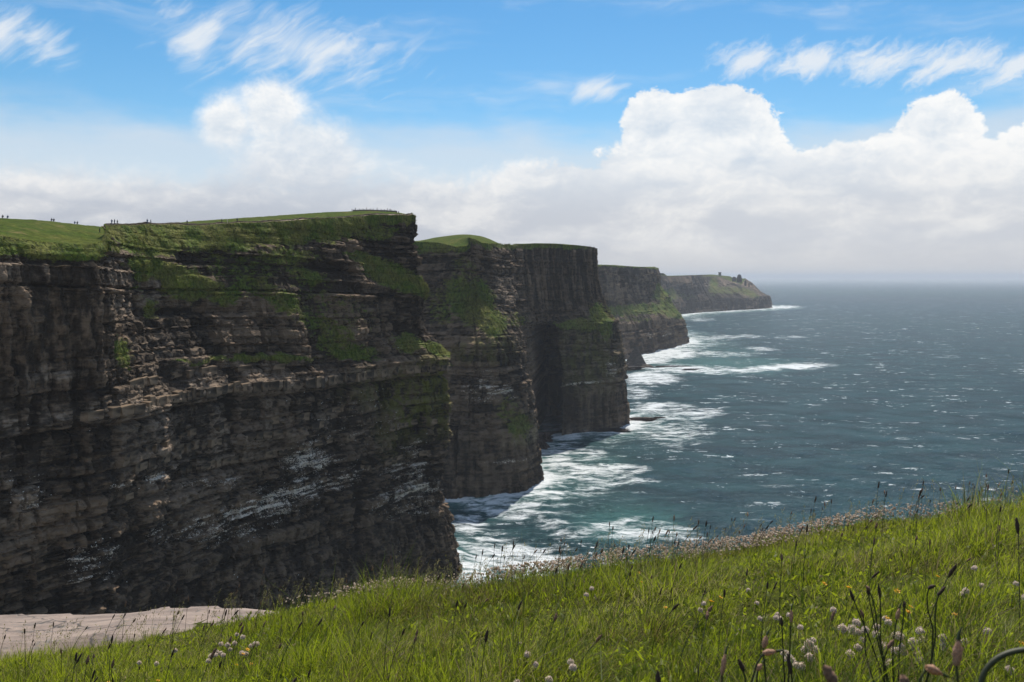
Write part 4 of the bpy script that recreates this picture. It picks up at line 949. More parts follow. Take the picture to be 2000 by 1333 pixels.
# whitish heads in the meadow, where the photo shows them
def put(lst, kind, label, group, h=.07, **kw):
    for a, b in lst:
        x, y = at_ground(a, b, h); flower(kind, x, y, rnd, label, group, **kw)
near_cl = [(1636, 1247), (1655, 1242), (1651, 1253), (1662, 1257), (1672, 1246), (1683, 1247), (1699, 1249), (1690, 1262), (1724, 1243), (1723, 1255), (1729, 1260), (1738, 1251), (1742, 1270), (1750, 1271), (1760, 1270), (1772, 1276), (1785, 1270), (1795, 1265), (1782, 1282), (1790, 1285), (1798, 1242), (1732, 1288), (1741, 1285), (1700, 1268), (1665, 1272), (1655, 1270)]
put(near_cl, 'thrift', 'round whitish flower head in the cluster around the big plantain plant', 'white flowers around the big plantain', which=0)
put([(1568, 1264), (1576, 1272), (1583, 1264), (1590, 1266), (1567, 1285), (1573, 1290), (1580, 1278), (1562, 1298), (1535, 1300), (1526, 1308), (1545, 1312), (1530, 1318)], 'thrift', 'round whitish flower head in the small clump left of the big plantain', 'white flowers left of the big plantain', which=0)
put([(1832, 1252), (1838, 1254), (1872, 1262), (1875, 1155), (1877, 1163), (1976, 1150), (1898, 1133), (1893, 1128), (1912, 1138), (1515, 1195), (1512, 1201), (1520, 1203), (1535, 1212), (1557, 1237), (1615, 1212), (1725, 1204), (1998, 1163), (1916, 1243), (1958, 1321)], 'thrift', 'single whitish flower head in the grass on the right', 'scattered white flowers on the right', which=1)
put([(1143, 1160), (1153, 1158), (1371, 1201), (1358, 1211), (1460, 1150), (1477, 1218), (1474, 1175), (1107, 1305), (1014, 1287), (1019, 1303), (1040, 1300), (1034, 1322), (1067, 1322), (1006, 1327), (1005, 1275), (1109, 1332)], 'thrift', 'single whitish flower head in the grass at the middle bottom', 'scattered white flowers in the middle', which=1)
put([(410, 1278), (417, 1282), (425, 1272), (428, 1280), (436, 1277), (443, 1276), (415, 1288), (450, 1272), (456, 1257), (466, 1261), (470, 1272), (478, 1276), (490, 1273), (501, 1270), (485, 1270), (430, 1286)], 'thrift', 'small pale flower head in the clump at the lower left', 'pale flowers in the lower left clump', which=0)
put([(337, 1276), (304, 1292), (268, 1292), (401, 1297)], 'thrift', 'lone pale flower head in the grass at the lower left', 'lone pale flowers at the lower left', which=1)
put([(1605, 1137), (1748, 1150), (1720, 1231), (1822, 1149), (1775, 1194), (1770, 1196), (1860, 1197), (1652, 1171), (1988, 1250)], 'yellow', 'small bright yellow flower in the grass on the right', 'yellow flowers on the right')
put([(1250, 1135), (1293, 1193), (1383, 1184), (1397, 1186), (1232, 1123), (1242, 1124)], 'yellow', 'small bright yellow flower in the middle of the slope', 'yellow flowers in the middle')
put([(468, 1286), (478, 1283), (458, 1297), (208, 1330), (306, 1326), (487, 1294)], 'yellow', 'small bright yellow flower at the lower left', 'yellow flowers at the lower left')

# ---- plantains close to the camera, each drawn from its own stalk
def world_px(px, py, d): return np.array(PT(px, d, py))
def curve_stem(a, b, sag, n=12):
    t = np.linspace(0, 1, n)[:, None]; P = a * (1 - t) + b * t + sag * (4 * t * (1 - t)); return P
def near_plantain(label, base, stalks, leaves=(), group=None):
    """base (px, d): foot; stalks: (px, py, d, dirx, diry, length, radius, head material, sag)"""
    bx, by = (base[0] - 1000) / F * base[1], base[1]; bz = float(ground_z(bx, by)) - .01
    r = empty('plantain', (bx, by, bz)); B = np.array([bx, by, bz])
    for (px_, py_, d, dx, dz, l, rad, mk, sag) in stalks:
        tip = world_px(px_, py_, d) - B
        dirv = np.array([dx, 0.12, dz], float); dirv /= np.linalg.norm(dirv)
        foot = np.array([rnd.uniform(-.015, .015), rnd.uniform(-.015, .015), 0])
        P = curve_stem(foot, tip, np.array([sag, 0, 0])); 
        P[-3] = P[-3] * .7 + (tip - dirv * .03) * .3; P[-2] = P[-2] * .45 + (tip - dirv * .013) * .55
        V, Fq = tube(P, np.linspace(.0021, .0014, len(P)), 6); s_ = part('stem', mesh_only('stem', V, Fq, M_STEMD), r)
        hm = head_mesh(l, rad, M_HEADS[mk], 3); part('seed_head', hm, r, tuple(tip - dirv * .002), tilt(dirv))
        if mk == 2:   # wispy green tip
            V, Fq = tube(np.array([tip + dirv * l * .95, tip + dirv * (l * 1.25) + np.array([.001, 0, 0]), tip + dirv * l * 1.5 + np.array([.003, 0, 0])]), np.array([rad * .45, rad * .3, .0003]), 5); part('withered_tip', mesh_only('withered_tip', V, Fq, M_STEM), r)
    for (az, L, w, ln) in leaves:
        t = np.linspace(0, 1, 9); c, s_ = math.cos(az), math.sin(az)
        rr = L * (np.sin(ln) * t + .25 * t ** 2); zz = L * (np.cos(ln) * t - .22 * t ** 3); ww = w * np.sin(np.pi * np.clip(t * .93 + .05, 0, 1)) ** .8
        C = np.stack([rr * c, rr * s_, zz], -1); Wv = np.array([-s_, c, 0])
        V = np.stack([C - Wv * ww[:, None], C - np.array([0, 0, .25]) * ww[:, None], C + Wv * ww[:, None]], 1).reshape(-1, 3)
        part('leaf', mesh_only('leaf', V, grid_faces(9, 3), M_LEAF), r)
    tag(r, label, 'plant', group); return r
near_plantain('large ribwort plantain with many dark heads fanning out among white flowers', (1765, 2.05),
    [(1667, 1172, 2.0, -.35, 1, .026, .0042, 0, .01), (1697, 1152, 2.0, -.3, .4, .012, .005, 1, .0), (1719, 1166, 1.95, -.12, 1, .030, .0040, 0, -.02), (1686, 1205, 2.0, -.4, 1, .018, .0042, 1, -.03), (1752, 1208, 1.9, .3, 1, .024, .0050, 2, -.02),
     (1766, 1187, 2.0, .05, 1, .016, .0042, 0, -.01), (1814, 1149, 1.95, 1, .35, .019, .0048, 0, .03), (1833, 1162, 1.95, .75, .8, .027, .0044, 0, .02), (1696, 1160, 2.0, -.15, .9, .012, .0045, 0, -.01), (1735, 1265, 1.85, .7, .9, .022, .005, 1, -.03)],
    [(2.2, .16, .013, .35), (1.2, .15, .014, .25), (-.9, .14, .013, .5), (3.6, .13, .012, .7), (0.3, .12, .012, .9)])
near_plantain('tall pinkish plantain head rising close to the camera, lower right', (1885, 1.12), [(1868, 1298, 1.05, .14, 1, .030, .0062, 2, .012)])
near_plantain('drooping pinkish plantain head bent sideways close to the camera', (1700, 1.25), [(1812, 1304, 1.1, .9, -.45, .022, .0060, 2, .0)])
near_plantain('blurred brown plantain head leaning left at the bottom edge', (1660, 1.0), [(1632, 1338, .95, -.5, .9, .026, .0068, 1, -.01)])
near_plantain('short brown plantain head at the bottom edge below the big plant', (1775, 1.0), [(1768, 1340, .97, -.15, 1, .014, .0062, 1, 0)])
near_plantain('pinkish plantain head beside another, right of the middle', (1505, 1.5), [(1492, 1263, 1.45, .3, 1, .020, .0056, 2, .01)])
near_plantain('plantain head bent over to the right on a curved stalk', (1480, 1.5), [(1492, 1276, 1.4, 1, .1, .022, .0055, 2, -.03)])
near_plantain('upright light brown plantain head left of the bent one', (1405, 1.5), [(1410, 1316, 1.45, .22, 1, .034, .0050, 2, .01)])
near_plantain('slender dark plantain head beside the white clump', (1540, 1.6), [(1545, 1315, 1.5, -.15, 1, .034, .0042, 0, .01)])
near_plantain('upright light brown plantain head above the clover leaves', (1545, 2.1), [(1545, 1214, 2.05, .08, 1, .028, .0052, 2, .0)])
near_plantain('dark plantain head close to an upright brown one', (1530, 2.15), [(1527, 1222, 2.05, -.03, 1, .020, .0046, 0, .0)])
near_plantain('small dark plantain head leaning left near the bottom', (1465, 1.5), [(1452, 1310, 1.45, -.4, 1, .022, .0044, 0, .01)])
near_plantain('short pink plantain head low in the grass near the bottom', (1478, 1.5), [(1480, 1308, 1.45, .6, .8, .014, .0052, 2, .01)])
near_plantain('very dark plantain head at the bottom edge in the middle', (1285, 1.5), [(1288, 1345, 1.4, -.1, 1, .030, .0050, 0, .0)])
def arching_stalk():
    d = 1.0; pts = [(1905, 1420), (1908, 1380), (1914, 1340), (1926, 1308), (1950, 1285), (1985, 1272), (2030, 1270), (2080, 1285)]
    C = catmull(np.array([PT(a, d, b) for a, b in pts])[:, [0, 2, 1]], 6); C = C[:, [0, 2, 1]]
    V, Fq = tube(C, np.full(len(C), .0032), 7)
    z = float(ground_z(C[0][0], d)); foot = np.array([C[0][0], d + .02, z - .01]); V2, F2 = tube(np.array([foot, (foot + C[0]) / 2 + np.array([.004, 0, 0]), C[0]]), .0033, 7)
    r = empty('arching_stalk', tuple(foot)); V = V - foot; V2 = V2 - foot
    part('stem', mesh_only('stem', np.vstack([V, V2]), np.vstack([Fq, F2 + len(V)]), M_STEMD), r)
    hd = head_mesh(.026, .006, M_HEADS[2], 2); part('seed_head', hd, r, tuple(C[-1] - foot), tilt((.6, 0, -.7)))
    tag(r, 'thick plantain stalk arching out of the right edge', 'plant')
arching_stalk()

# ------------------------------------------------------------------ rocks standing in or beside the sea
def rock_material(name, lo, hi, s=1.0):
    m, T = new_mat(name)
    pos = T.n('ShaderNodeTexCoord').outputs['Object']
    n1 = T.noise(T.v('MULTIPLY', pos, (1, 1, 2)), .4 / s, 6, .65); n3 = T.noise(T.v('MULTIPLY', pos, (.2, .2, 1)), 1.2 / s, 4, .7)
    k = T.m('ADD', n1, T.m('MULTIPLY', T.m('SUBTRACT', n3, .5), .8))
    oi = T.n('ShaderNodeObjectInfo').outputs['Random']
    c = T.mix(T.ss(T.m('ADD', k, T.m('MULTIPLY', T.m('SUBTRACT', oi, .5), .35)), .3, .75), lo, hi)
    T.n('ShaderNodeOutputMaterial', _Surface=principled(T, Base__Color=c, Roughness=.85, Specular__IOR__Level=.15, Normal=T.n('ShaderNodeBump', _Strength=.8, _Distance=.6 * s, _Height=k)))
    return m
M_STACK = rock_material('sea_stack_rock', (0.028, 0.024, 0.021), (0.10, 0.08, 0.064), 2.5)
M_REEF = rock_material('wet_reef_rock', (0.020, 0.015, 0.013), (0.062, 0.042, 0.034), 1.5)
M_BLOCK = rock_material('ledge_block_rock', (0.036, 0.026, 0.018), (0.23, 0.158, 0.098), 1.0)

def radial_rock(name, prof, loc, mat, seed, nx=48, stretch=(1, 1), lean=(0, 0), amp=.22, step=0.0):
    """solid of revolution with strong noise; prof: (radius, z)"""
    prof = np.array(prof, float); z = np.linspace(prof[0, 1], prof[-1, 1], 34); r = np.interp(z, prof[:, 1], prof[:, 0])
    th = np.arange(nx) * 2 * np.pi / nx; TH, Zz = np.meshgrid(th, z, indexing='ij')
    L = max(prof[:, 0].max(), 1e-3)
    k = 1 + amp * 1.6 * fbm(np.cos(TH) * 1.7 + 5, np.sin(TH) * 1.7, Zz / L * 1.2, seed=seed, oct=4, rough=.6) + amp * .8 * (hash01(np.floor(Zz / L * 7), np.floor(TH * 3), np.int64(seed)) - .5)
    R_ = r[None] * k
    t = (z - z[0]) / (z[-1] - z[0])
    X = R_ * np.cos(TH) * stretch[0] + lean[0] * t[None]; Y = R_ * np.sin(TH) * stretch[1] + lean[1] * t[None]
    V = np.stack([X, Y, Zz], -1); nz = len(z)
    i = np.arange(nx)[:, None] * nz; j = np.arange(nz - 1)[None]; i2 = ((np.arange(nx) + 1) % nx)[:, None] * nz
    Fq = np.stack([i + j, i2 + j, i2 + j + 1, i + j + 1], -1).reshape(-1, 4)
    cap = (np.arange(nx) * nz + nz - 1)[None]
    Vt = V.reshape(-1, 3)
    top = np.vstack([Vt, Vt[cap[0]].mean(0)[None]]); c = len(Vt)
    tri = np.stack([cap[0], np.roll(cap[0], -1), np.full(nx, c)], -1)
    o = np_mesh(name, top, [Fq, tri], mat); o.location = loc; return o
x, y = PT(1241, 1440)
o = radial_rock('sea_stack', [(27, -4), (25, 1), (17, 6), (12, 12), (8.5, 19), (6, 25), (3.2, 30), (1.2, 33)], (x, y, 0), M_STACK, 5, stretch=(1.05, .7), lean=(1.5, 0), amp=.3)
tag(o, 'pointed dark sea stack standing in the surf below the third headland', 'sea stack')
def reef(px, py, w, dp, h, label, seed, rz=0.0):
    d = EYE * F / (py - HZ); x, y = PT(px, d)
    o = radial_rock('sea_rock', [(1.0, -3 / max(h, .5)), (1.02, 0), (.92, .55), (.78, .9), (.5, 1.0)], (x, y, 0), M_REEF, seed, nx=56, amp=.62)
    me = o.data; co = np.empty(len(me.vertices) * 3, np.float32); me.vertices.foreach_get('co', co); co = co.reshape(-1, 3)
    co *= np.array([w / 2, dp / 2, h]); me.vertices.foreach_set('co', co.ravel()); me.update()
    o.rotation_euler = (0, 0, rz); tag(o, label, 'rock', 'low wet rocks in the surf'); return o
reef(1312, 717, 56, 9, 2.0, 'long flat reef right of the pointed sea stack', 11, -.03)
reef(1225, 722, 40, 22, 5.0, 'low brown rock at the left foot of the sea stack', 12)
reef(1352, 722, 26, 6, 1.4, 'small far end of the flat reef in the surf', 13)
reef(1256, 820, 24, 9, 2.4, 'flat brown rock shelf at the foot of the cave headland', 14, .1)
reef(1288, 817, 12, 4, 1.4, 'outermost flat rock off the cave headland', 15)
reef(1150, 843, 60, 14, 3.2, 'dark rock shelf under the cave headland cliff', 16, .25)
reef(1064, 862, 15, 12, 8.0, 'square dark boulder beside the mouth of the sea cave', 17)
reef(1054, 875, 13, 12, 6.5, 'dark boulder at the foot of the grassy spur', 18)

# ------------------------------------------------------------------ blocks of the prominent bed on the nearest cliff
def block_mesh(seed):
    r = np.random.default_rng(seed)
    bm = bmesh.new(); bmesh.ops.create_cube(bm, size=1.0)
    for v in bm.verts: v.co += Vector(r.normal(0, .075, 3))
    bmesh.ops.bevel(bm, geom=bm.edges[:], offset=.05, segments=1, affect='EDGES')
    for v in bm.verts: v.co += Vector(r.normal(0, .012, 3))
    me = bpy.data.meshes.new('rock_block'); bm.to_mesh(me); bm.free(); me.materials.append(M_BLOCK); return me
BLK = [block_mesh(i) for i in range(6)]
def lay_blocks():
    V, N, s = D1['V'], D1['N'], D1['s']; zb = D1['A']['zb']; gr = D1['A']['grass']
    pxm = proj(V)[0]
    r = random.Random(3); n = 0
    rows = [(112.8, 4.0, 1.6, 5.6, 150, 890, .86), (99.0, 3.0, 2.5, 5.5, 240, 700, .55), (94.5, 3.2, 2.5, 5, 250, 640, .5), (86.5, 2.6, 2.2, 5, 240, 880, .45), (70.5, 2.4, 2.2, 4.5, 280, 860, .4), (119.5, 3.0, 3.0, 7.0, 260, 560, .5)]
    for zc, h, w0, w1, p0, p1, dens in rows:
        u = 0.0
        while u < s[-1]:
            w = r.uniform(w0, w1); i = int(np.searchsorted(s, u + w / 2)); u += w + r.uniform(.05, .25)
            if i >= len(s) - 2: break
            j = int(np.argmin(np.abs(zb[i] - zc)))
            if not p0 < pxm[i, j] < p1 or D1['ci'][i] > 13.3 or r.random() > dens: continue
            k0, k1 = max(j - 3, 0), j + 4
            out = np.median(V[max(i - 2, 0):i + 3, k0:k1].reshape(-1, 3), axis=0); dp = r.uniform(1.8, 2.8)
            nn = N[i]; pos = out[:2] + nn * (r.uniform(.1, .75) - dp / 2 + .5)
            o = part('rock_block', BLK[r.randrange(6)], near_cliff, (pos[0], pos[1], V[i, j, 2] + r.uniform(-.15, .15)), (r.gauss(0, .02), r.gauss(0, .02), math.atan2(nn[1], nn[0]) + r.gauss(0, .09)), (dp, w, h * r.uniform(.62, 1.06)))
            n += 1
            if n >= 290: return
lay_blocks()

# ------------------------------------------------------------------ turf hanging on the ledges
def cliff_tufts(D, par, n, size, seed, zr):
    V, A = D['V'], D['A']; r = np.random.default_rng(seed)
    w = np.clip(A['grass'] - .42, 0, 1) ; w[-3:] = 0; w[:, -1] += .08; w[:, -6:-1] *= .35
    p = (w / w.sum()).ravel(); idx = r.choice(len(p), n, p=p); i, j = np.unravel_index(idx, w.shape)
    P = V[i, j] + r.normal(0, .2 * size, (n, 3)); N = D['N'][i]
    az = np.arctan2(N[:, 1], N[:, 0]) + r.normal(0, .7, n)
    hue = np.clip(.4 + .7 * fbm(P[:, 0] / 9, P[:, 1] / 9, P[:, 2] / 7, seed=seed, oct=3) + r.normal(0, .2, n), 0, 1)
    dry = np.clip(r.normal(.18, .28, n), 0, .9)
    B = blades(P[:, 0], P[:, 1], P[:, 2], r.uniform(.5, 1.4, n) * size, r.uniform(.08, .20, n) * size, r.uniform(.9, 1.9, n), az, r.uniform(.3, .9, n), hue, dry, segs=2)
    o = np_mesh('hanging_turf', B[0], [B[1], B[2]], M_LEDGE, B[3], parent=par); o['kind'] = 'stuff'
def ledge_grass_mat():
    m, T = new_mat('ledge_grass')
    hue, dry, v = T.attr('hue'), T.attr('dry'), T.attr('along')
    c = T.mix(hue, (0.062, 0.098, 0.010), (0.270, 0.290, 0.036)); c = T.mix(dry, c, (0.34, 0.27, 0.13))
    b = T.n('ShaderNodeBsdfDiffuse', _Color=c); tr = T.n('ShaderNodeBsdfTranslucent', _Color=c)
    T.n('ShaderNodeOutputMaterial', _Surface=T.n('ShaderNodeMixShader', _0=.3, _1=b, _2=tr)); return m
M_LEDGE = ledge_grass_mat()
cliff_tufts(D1, near_cliff, 42000, 0.8, 601, rim1)
cliff_tufts(D2, mid_cliff, 15000, 1.3, 602, rim2)

# ------------------------------------------------------------------ cliff top of the nearest headland: path, fence, walkers
G1 = D1['top']; GP = proj(G1)
def on_top(px, py, kmax=None):
    K = G1.shape[1] - 2 if kmax is None else kmax
    d = (GP[0][:, :K] - px) ** 2 + 4 * (GP[1][:, :K] - py) ** 2; d[D1['ci'] > 13.5] = 1e9
    i, k = np.unravel_index(np.argmin(d), d.shape); return G1[i, k].copy(), i, k
def skyline_pt(px, back=3.0, drop=.7):
    K = G1.shape[1] - 3; d = np.abs(GP[0][:, K] - px); d[D1['ci'] > 12.9] = 1e9
    i = int(np.argmin(d)); a, b = G1[i, K], G1[i, K + 1]; t = back / max(np.linalg.norm(b - a), 1e-6); return a * (1 - t) + b * t
def build_path():
    rows = []
    for i in range(len(G1)):
        if not (5.6 < D1['ci'][i] < 12.2): continue
        line = G1[i, :10]; s = np.concatenate([[0], np.cumsum(np.linalg.norm(np.diff(line, axis=0), axis=1))])
        c = 2.6 + 1.3 * math.sin(i * .021) + .5 * math.sin(i * .09); w = .75 + .25 * math.sin(i * .05)
        rows.append([[np.interp(c + q, s, line[:, k]) for k in range(3)] for q in (-w, -w * .3, w * .3, w)])
    global PATHV
    V = np.array(rows); V[..., 2] += .05 + np.array([0, .03, .03, 0])
    m = simple_mat('trodden_earth', (0.30, 0.22, 0.155), .95, .45, .35); mb = simple_mat('bare_earth_bank', (0.075, 0.050, 0.036), .95, .5, .5)
    o = np_mesh('path', V.reshape(-1, 3), grid_faces(len(V), 4)[:, ::-1], m, smooth=True); tag(o, 'trodden earth path along the rim of the nearest headland', kind='structure')
    PATHV = (V[:, 1] + V[:, 2]) / 2
    d = V[:, 3] - V[:, 0]; d /= np.linalg.norm(d, axis=1)[:, None]; k = np.arange(len(V)); h = (.55 + .45 * fbm(k / 18, .5, seed=611, oct=3))[:, None] * np.array([0, 0, 1.0])
    B = np.stack([V[:, 3] - [0, 0, .15], V[:, 3] + d * .12 + h * .75, V[:, 3] + d * .35 + h, V[:, 3] + d * 2.4 + h * .5, V[:, 3] + d * 4.5 - [0, 0, .2]], 1)
    np_mesh('earth_bank', B[:, :3].reshape(-1, 3), grid_faces(len(V), 3)[:, ::-1], mb, parent=o); np_mesh('bank_turf', B[:, 2:].reshape(-1, 3), grid_faces(len(V), 3)[:, ::-1], M_TURF, smooth=True, parent=o)
build_path()

M_POST = simple_mat('weathered_post', (0.10, 0.085, 0.07), .9, .3, 3)
M_WIRE = simple_mat('fence_wire', (0.09, 0.09, 0.09), .6, .1, 3)
M_FLAG = simple_mat('flagstone_wall', (0.13, 0.11, 0.095), .9, .4, .8, bump=.5)
def build_fence():
    pts = [skyline_pt(p, .6) for p in np.linspace(688, 772, 13)]
    r = empty('fence', tuple(pts[0])); o0 = pts[0]
    bm = bmesh.new(); bmesh.ops.create_cube(bm, size=1); bmesh.ops.bevel(bm, geom=bm.edges[:], offset=.08, segments=1, affect='EDGES')
    me = bpy.data.meshes.new('post'); bm.to_mesh(me); bm.free(); me.materials.append(M_POST)
    for k, p in enumerate(pts):
        h = 2.1 if k % 3 == 1 else 1.5
        part('post', me, r, tuple(p - o0 + np.array([0, 0, h / 2 - .1])), (0, random.uniform(-.05, .05), .3), (.24, .24, h))
    for hh in (.5, .9, 1.3):
        V, Fq = tube(np.array([p - o0 + np.array([0, .1, hh]) for p in pts]), .03, 5); part('wire', mesh_only('wire', V, Fq, M_WIRE), r)
    tag(r, 'post and wire fence on the skyline near the corner of the nearest headland', 'fence')
    # low wall of upright flagstones in front of it
    w = empty('flagstone_wall', tuple(pts[1] - np.array([0, 1.2, 0]))); b0 = np.array(w.location)
    for p in np.linspace(690, 774, 34):
        q = skyline_pt(p, .3) - b0
        part('flagstone', BLKF, w, tuple(q + np.array([0, 0, .32])), (0, random.uniform(-.06, .06), random.uniform(.05, .3)), (random.uniform(.7, .85), .14, random.uniform(.7, 1.0)))
    tag(w, 'low dark flagstone wall along the skyline below the fence', 'wall')
BLKF = BLK[0].copy(); BLKF.name = 'flagstone'; BLKF.materials.clear(); BLKF.materials.append(M_FLAG)
build_fence()

# ---- people
def body_mesh(pose, seed):
    """one continuous figure: limbs laid as tapered tubes, fused by a voxel remesh"""
    r = random.Random(seed); st = {'stand': (.09, .10), 'walk': (.26, -.20), 'sit': None}[pose]
    Vs, Fs, off = [], [], 0
    def limb(pts, rad, sides=8):
        nonlocal off
        pts = np.array(pts, float); q_ = np.linspace(0, len(pts) - 1, 5 * (len(pts) - 1) + 1); pts = np.stack([np.interp(q_, range(len(pts)), pts[:, c]) for c in range(3)], -1); t = np.linspace(0, 1, len(rad)); rr = np.interp(np.linspace(0, 1, len(pts)), t, rad)
        d0, d1 = pts[0] - pts[1], pts[-1] - pts[-2]
        pts = np.vstack([pts[0] + d0 / np.linalg.norm(d0) * rr[0] * .6, pts, pts[-1] + d1 / np.linalg.norm(d1) * rr[-1] * .6]); rr = np.concatenate([[rr[0] * .35], rr, [rr[-1] * .35]])
        V, Fq = tube(pts, rr, sides); n = len(pts)
        Vs.append(V); Fs.append(Fq + off); caps.append((off, off + (n - 1) * sides, sides)); off += len(V)
    caps = []
    dz = -.42 if pose == 'sit' else 0
    for sd in (-1, 1):
        if pose == 'sit':
            limb([(sd * .09, 0, .92 + dz), (sd * .12, -.42, .95 + dz), (sd * .12, -.50, .52 + dz), (sd * .12, -.58, .46 + dz)], [.095, .08, .055, .05])
        else:
            f = st[0] if sd < 0 else st[1]
            limb([(sd * .09, 0, .92), (sd * .10, -f * .45, .50), (sd * .10, -f * (1 if f > 0 else .95), .10), (sd * .11, -f - .12, .045)], [.098, .066, .048, .045])
        if pose == 'walk': limb([(sd * .19, 0, 1.42), (sd * .25, sd * .10, 1.14), (sd * .24, sd * -.02 - .10, .92), (sd * .23, sd * -.04 - .14, .84)], [.062, .048, .038, .036])
        else: limb([(sd * .19, 0, 1.42 + dz), (sd * .26, .03, 1.14 + dz), (sd * .20, -.16, .98 + dz), (sd * .16, -.22, .95 + dz)], [.062, .048, .038, .036])
    limb([(0, 0, .90 + dz), (0, .0, 1.10 + dz), (0, .01, 1.33 + dz), (0, 0, 1.45 + dz)], [.165, .15, .185, .10], 12)
    limb([(0, 0, 1.44 + dz), (0, -.01, 1.53 + dz)], [.058, .055])
    limb([(0, -.015, 1.55 + dz), (0, -.02, 1.64 + dz), (0, -.01, 1.73 + dz)], [.075, .098, .075], 10)
    limb([(0, -.10, 1.63 + dz), (0, -.125, 1.615 + dz)], [.018, .016], 6)
    V = np.vstack(Vs); F4 = np.vstack(Fs)
    bm = bmesh.new(); vs = [bm.verts.new(v) for v in V]
    for f in F4: bm.faces.new([vs[k] for k in f])
    for a, b, sd in caps:
        bm.faces.new([vs[a + k] for k in range(sd)]); bm.faces.new([vs[b + k] for k in reversed(range(sd))])
    bmesh.ops.recalc_face_normals(bm, faces=bm.faces[:])
    me = bpy.data.meshes.new('body'); bm.to_mesh(me); bm.free()
    o = bpy.data.objects.new('tmp', me); COL.objects.link(o)
    md = o.modifiers.new('r', 'REMESH'); md.mode = 'VOXEL'; md.voxel_size = .028; md.use_smooth_shade = True
    dg = bpy.context.evaluated_depsgraph_get(); m2 = bpy.data.meshes.new_from_object(o.evaluated_get(dg)); bpy.data.objects.remove(o)
    c = np.empty(len(m2.polygons) * 3, np.float32); m2.polygons.foreach_get('center', c); c = c.reshape(-1, 3)
    z = c[:, 2] - dz; ax = np.abs(c[:, 0])
    mi = np.zeros(len(z), int)                                  # 0 trousers 1 jacket 2 skin 3 hair 4 shoes
    mi[z > .93] = 1; mi[(z > 1.49)] = 2; mi[(z > 1.60) & (c[:, 1] > -.055) | (z > 1.70)] = 3; mi[z < .09] = 4
    if pose == 'sit': mi[(z < 1.02) & (c[:, 1] < -.1) & (ax < .2) & (z < .99)] = 0; mi[c[:, 2] < .09] = 4
    mi[(ax > .13) & (z < .97) & (z > .8) & (c[:, 1] < -.08)] = 2 if pose != 'sit' else 0
    m2.polygons.foreach_set('material_index', mi.astype(np.int32)); m2.update(); return m2
CL = {}
def cloth(name, col):
    if name not in CL: CL[name] = simple_mat('cloth_' + name, col, .85, .15, 6)
    return CL[name]
COLS = dict(white=(.75, .74, .72), orange=(.55, .13, .04), black=(.018, .018, .02), navy=(.02, .028, .06), blue=(.03, .07, .32), grey=(.2, .2, .2), beige=(.5, .43, .33), red=(.42, .03, .03), denim=(.05, .08, .15), brown=(.09, .06, .04), green=(.05, .12, .06))
M_SKIN = simple_mat('skin', (.48, .29, .20), .6, .1, 6); M_HAIR = simple_mat('hair', (.05, .035, .025), .7, .2, 30); M_SHOE = simple_mat('shoes', (.03, .028, .026), .7, .2, 20)
BODY = {k: body_mesh(k, 1) for k in ('stand', 'walk', 'sit')}
def person(pt, pose, jacket, trousers, rz, label, h=1.84, pack=None):
    r = empty('person', tuple(pt + np.array([0, 0, .02])), rz); me = BODY[pose].copy(); me.materials.clear()
    for m in (cloth(trousers, COLS[trousers]), cloth(jacket, COLS[jacket]), M_SKIN, M_HAIR, M_SHOE): me.materials.append(m)
    part('body', me, r, scl=h / 1.76)
    if pack:
        bm = bmesh.new(); bmesh.ops.create_cube(bm, size=1); bmesh.ops.bevel(bm, geom=bm.edges[:], offset=.22, segments=2, affect='EDGES'); pm = bpy.data.meshes.new('backpack'); bm.to_mesh(pm); bm.free(); pm.materials.append(cloth(pack, COLS[pack]))
        part('backpack', pm, r, (0, .26, 1.24), None, (.30, .20, .46))
    tag(r, label, 'person', 'walkers on the nearest headland'); return r
def Pn(a, b):
    q = proj(PATHV)[0]; i = int(np.argmin(np.abs(q - a))); return PATHV[i].copy() if abs(q[i] - a) < 3 else on_top(a, b)[0]
person(Pn(195, 457), 'walk', 'white', 'black', -1.2, 'person in a white top and dark trousers walking left of the dip')
person(Pn(219, 457), 'stand', 'orange', 'denim', .4, 'person in an orange jacket and jeans in the dip of the path')
person(Pn(224, 456), 'stand', 'red', 'navy', -.5, 'person in a red jacket next to the orange jacket in the dip')
person(Pn(229, 457), 'walk', 'brown', 'black', 1.0, 'person in dark brown walking on the path at the dip', 1.7)
person(Pn(287, 446), 'stand', 'navy', 'denim', .2, 'person in a navy jacket with blue pack, left of a walking pair', 1.8, 'blue')
person(Pn(294, 446), 'walk', 'black', 'navy', 1.3, 'shorter person in black, right one of the pair by the path', 1.62)
person(Pn(366, 443), 'stand', 'white', 'black', 0, 'lone person in a white top standing on the rim')
person(Pn(433, 440), 'walk', 'navy', 'black', -1.2, 'person in dark navy walking, left of three on the rim')
person(Pn(445, 440), 'walk', 'beige', 'beige', 1.2, 'person in pale beige clothes, middle of three on the rim', 1.68)
person(Pn(463, 439), 'stand', 'black', 'black', .1, 'person all in black, rightmost of three on the rim', 1.82)
for a, pose, j, t, lab in ((5, 'sit', 'navy', 'black', 'dark seated figure at the far left skyline'), (14, 'sit', 'black', 'denim', 'smaller dark seated figure at the far left skyline, right of another'),
                           (99, 'sit', 'grey', 'black', 'seated figure in grey on the left skyline hump'), (105, 'sit', 'black', 'black', 'seated figure in black beside the grey one on the skyline hump'),
                           (146, 'sit', 'navy', 'denim', 'seated figure in navy on the falling skyline left of the dip'), (150, 'sit', 'brown', 'black', 'seated figure in brown, nearest to the dip on the skyline')):
    person(skyline_pt(a, 1.0), pose, j, t, .3, lab)
person(skyline_pt(762, .2), 'stand', 'black', 'black', 0, 'dark standing figure at the end of the skyline fence', 1.75)
person(on_top(774, 419)[0], 'stand', 'black', 'brown', .5, 'person in black beside the red jacket at the headland corner')
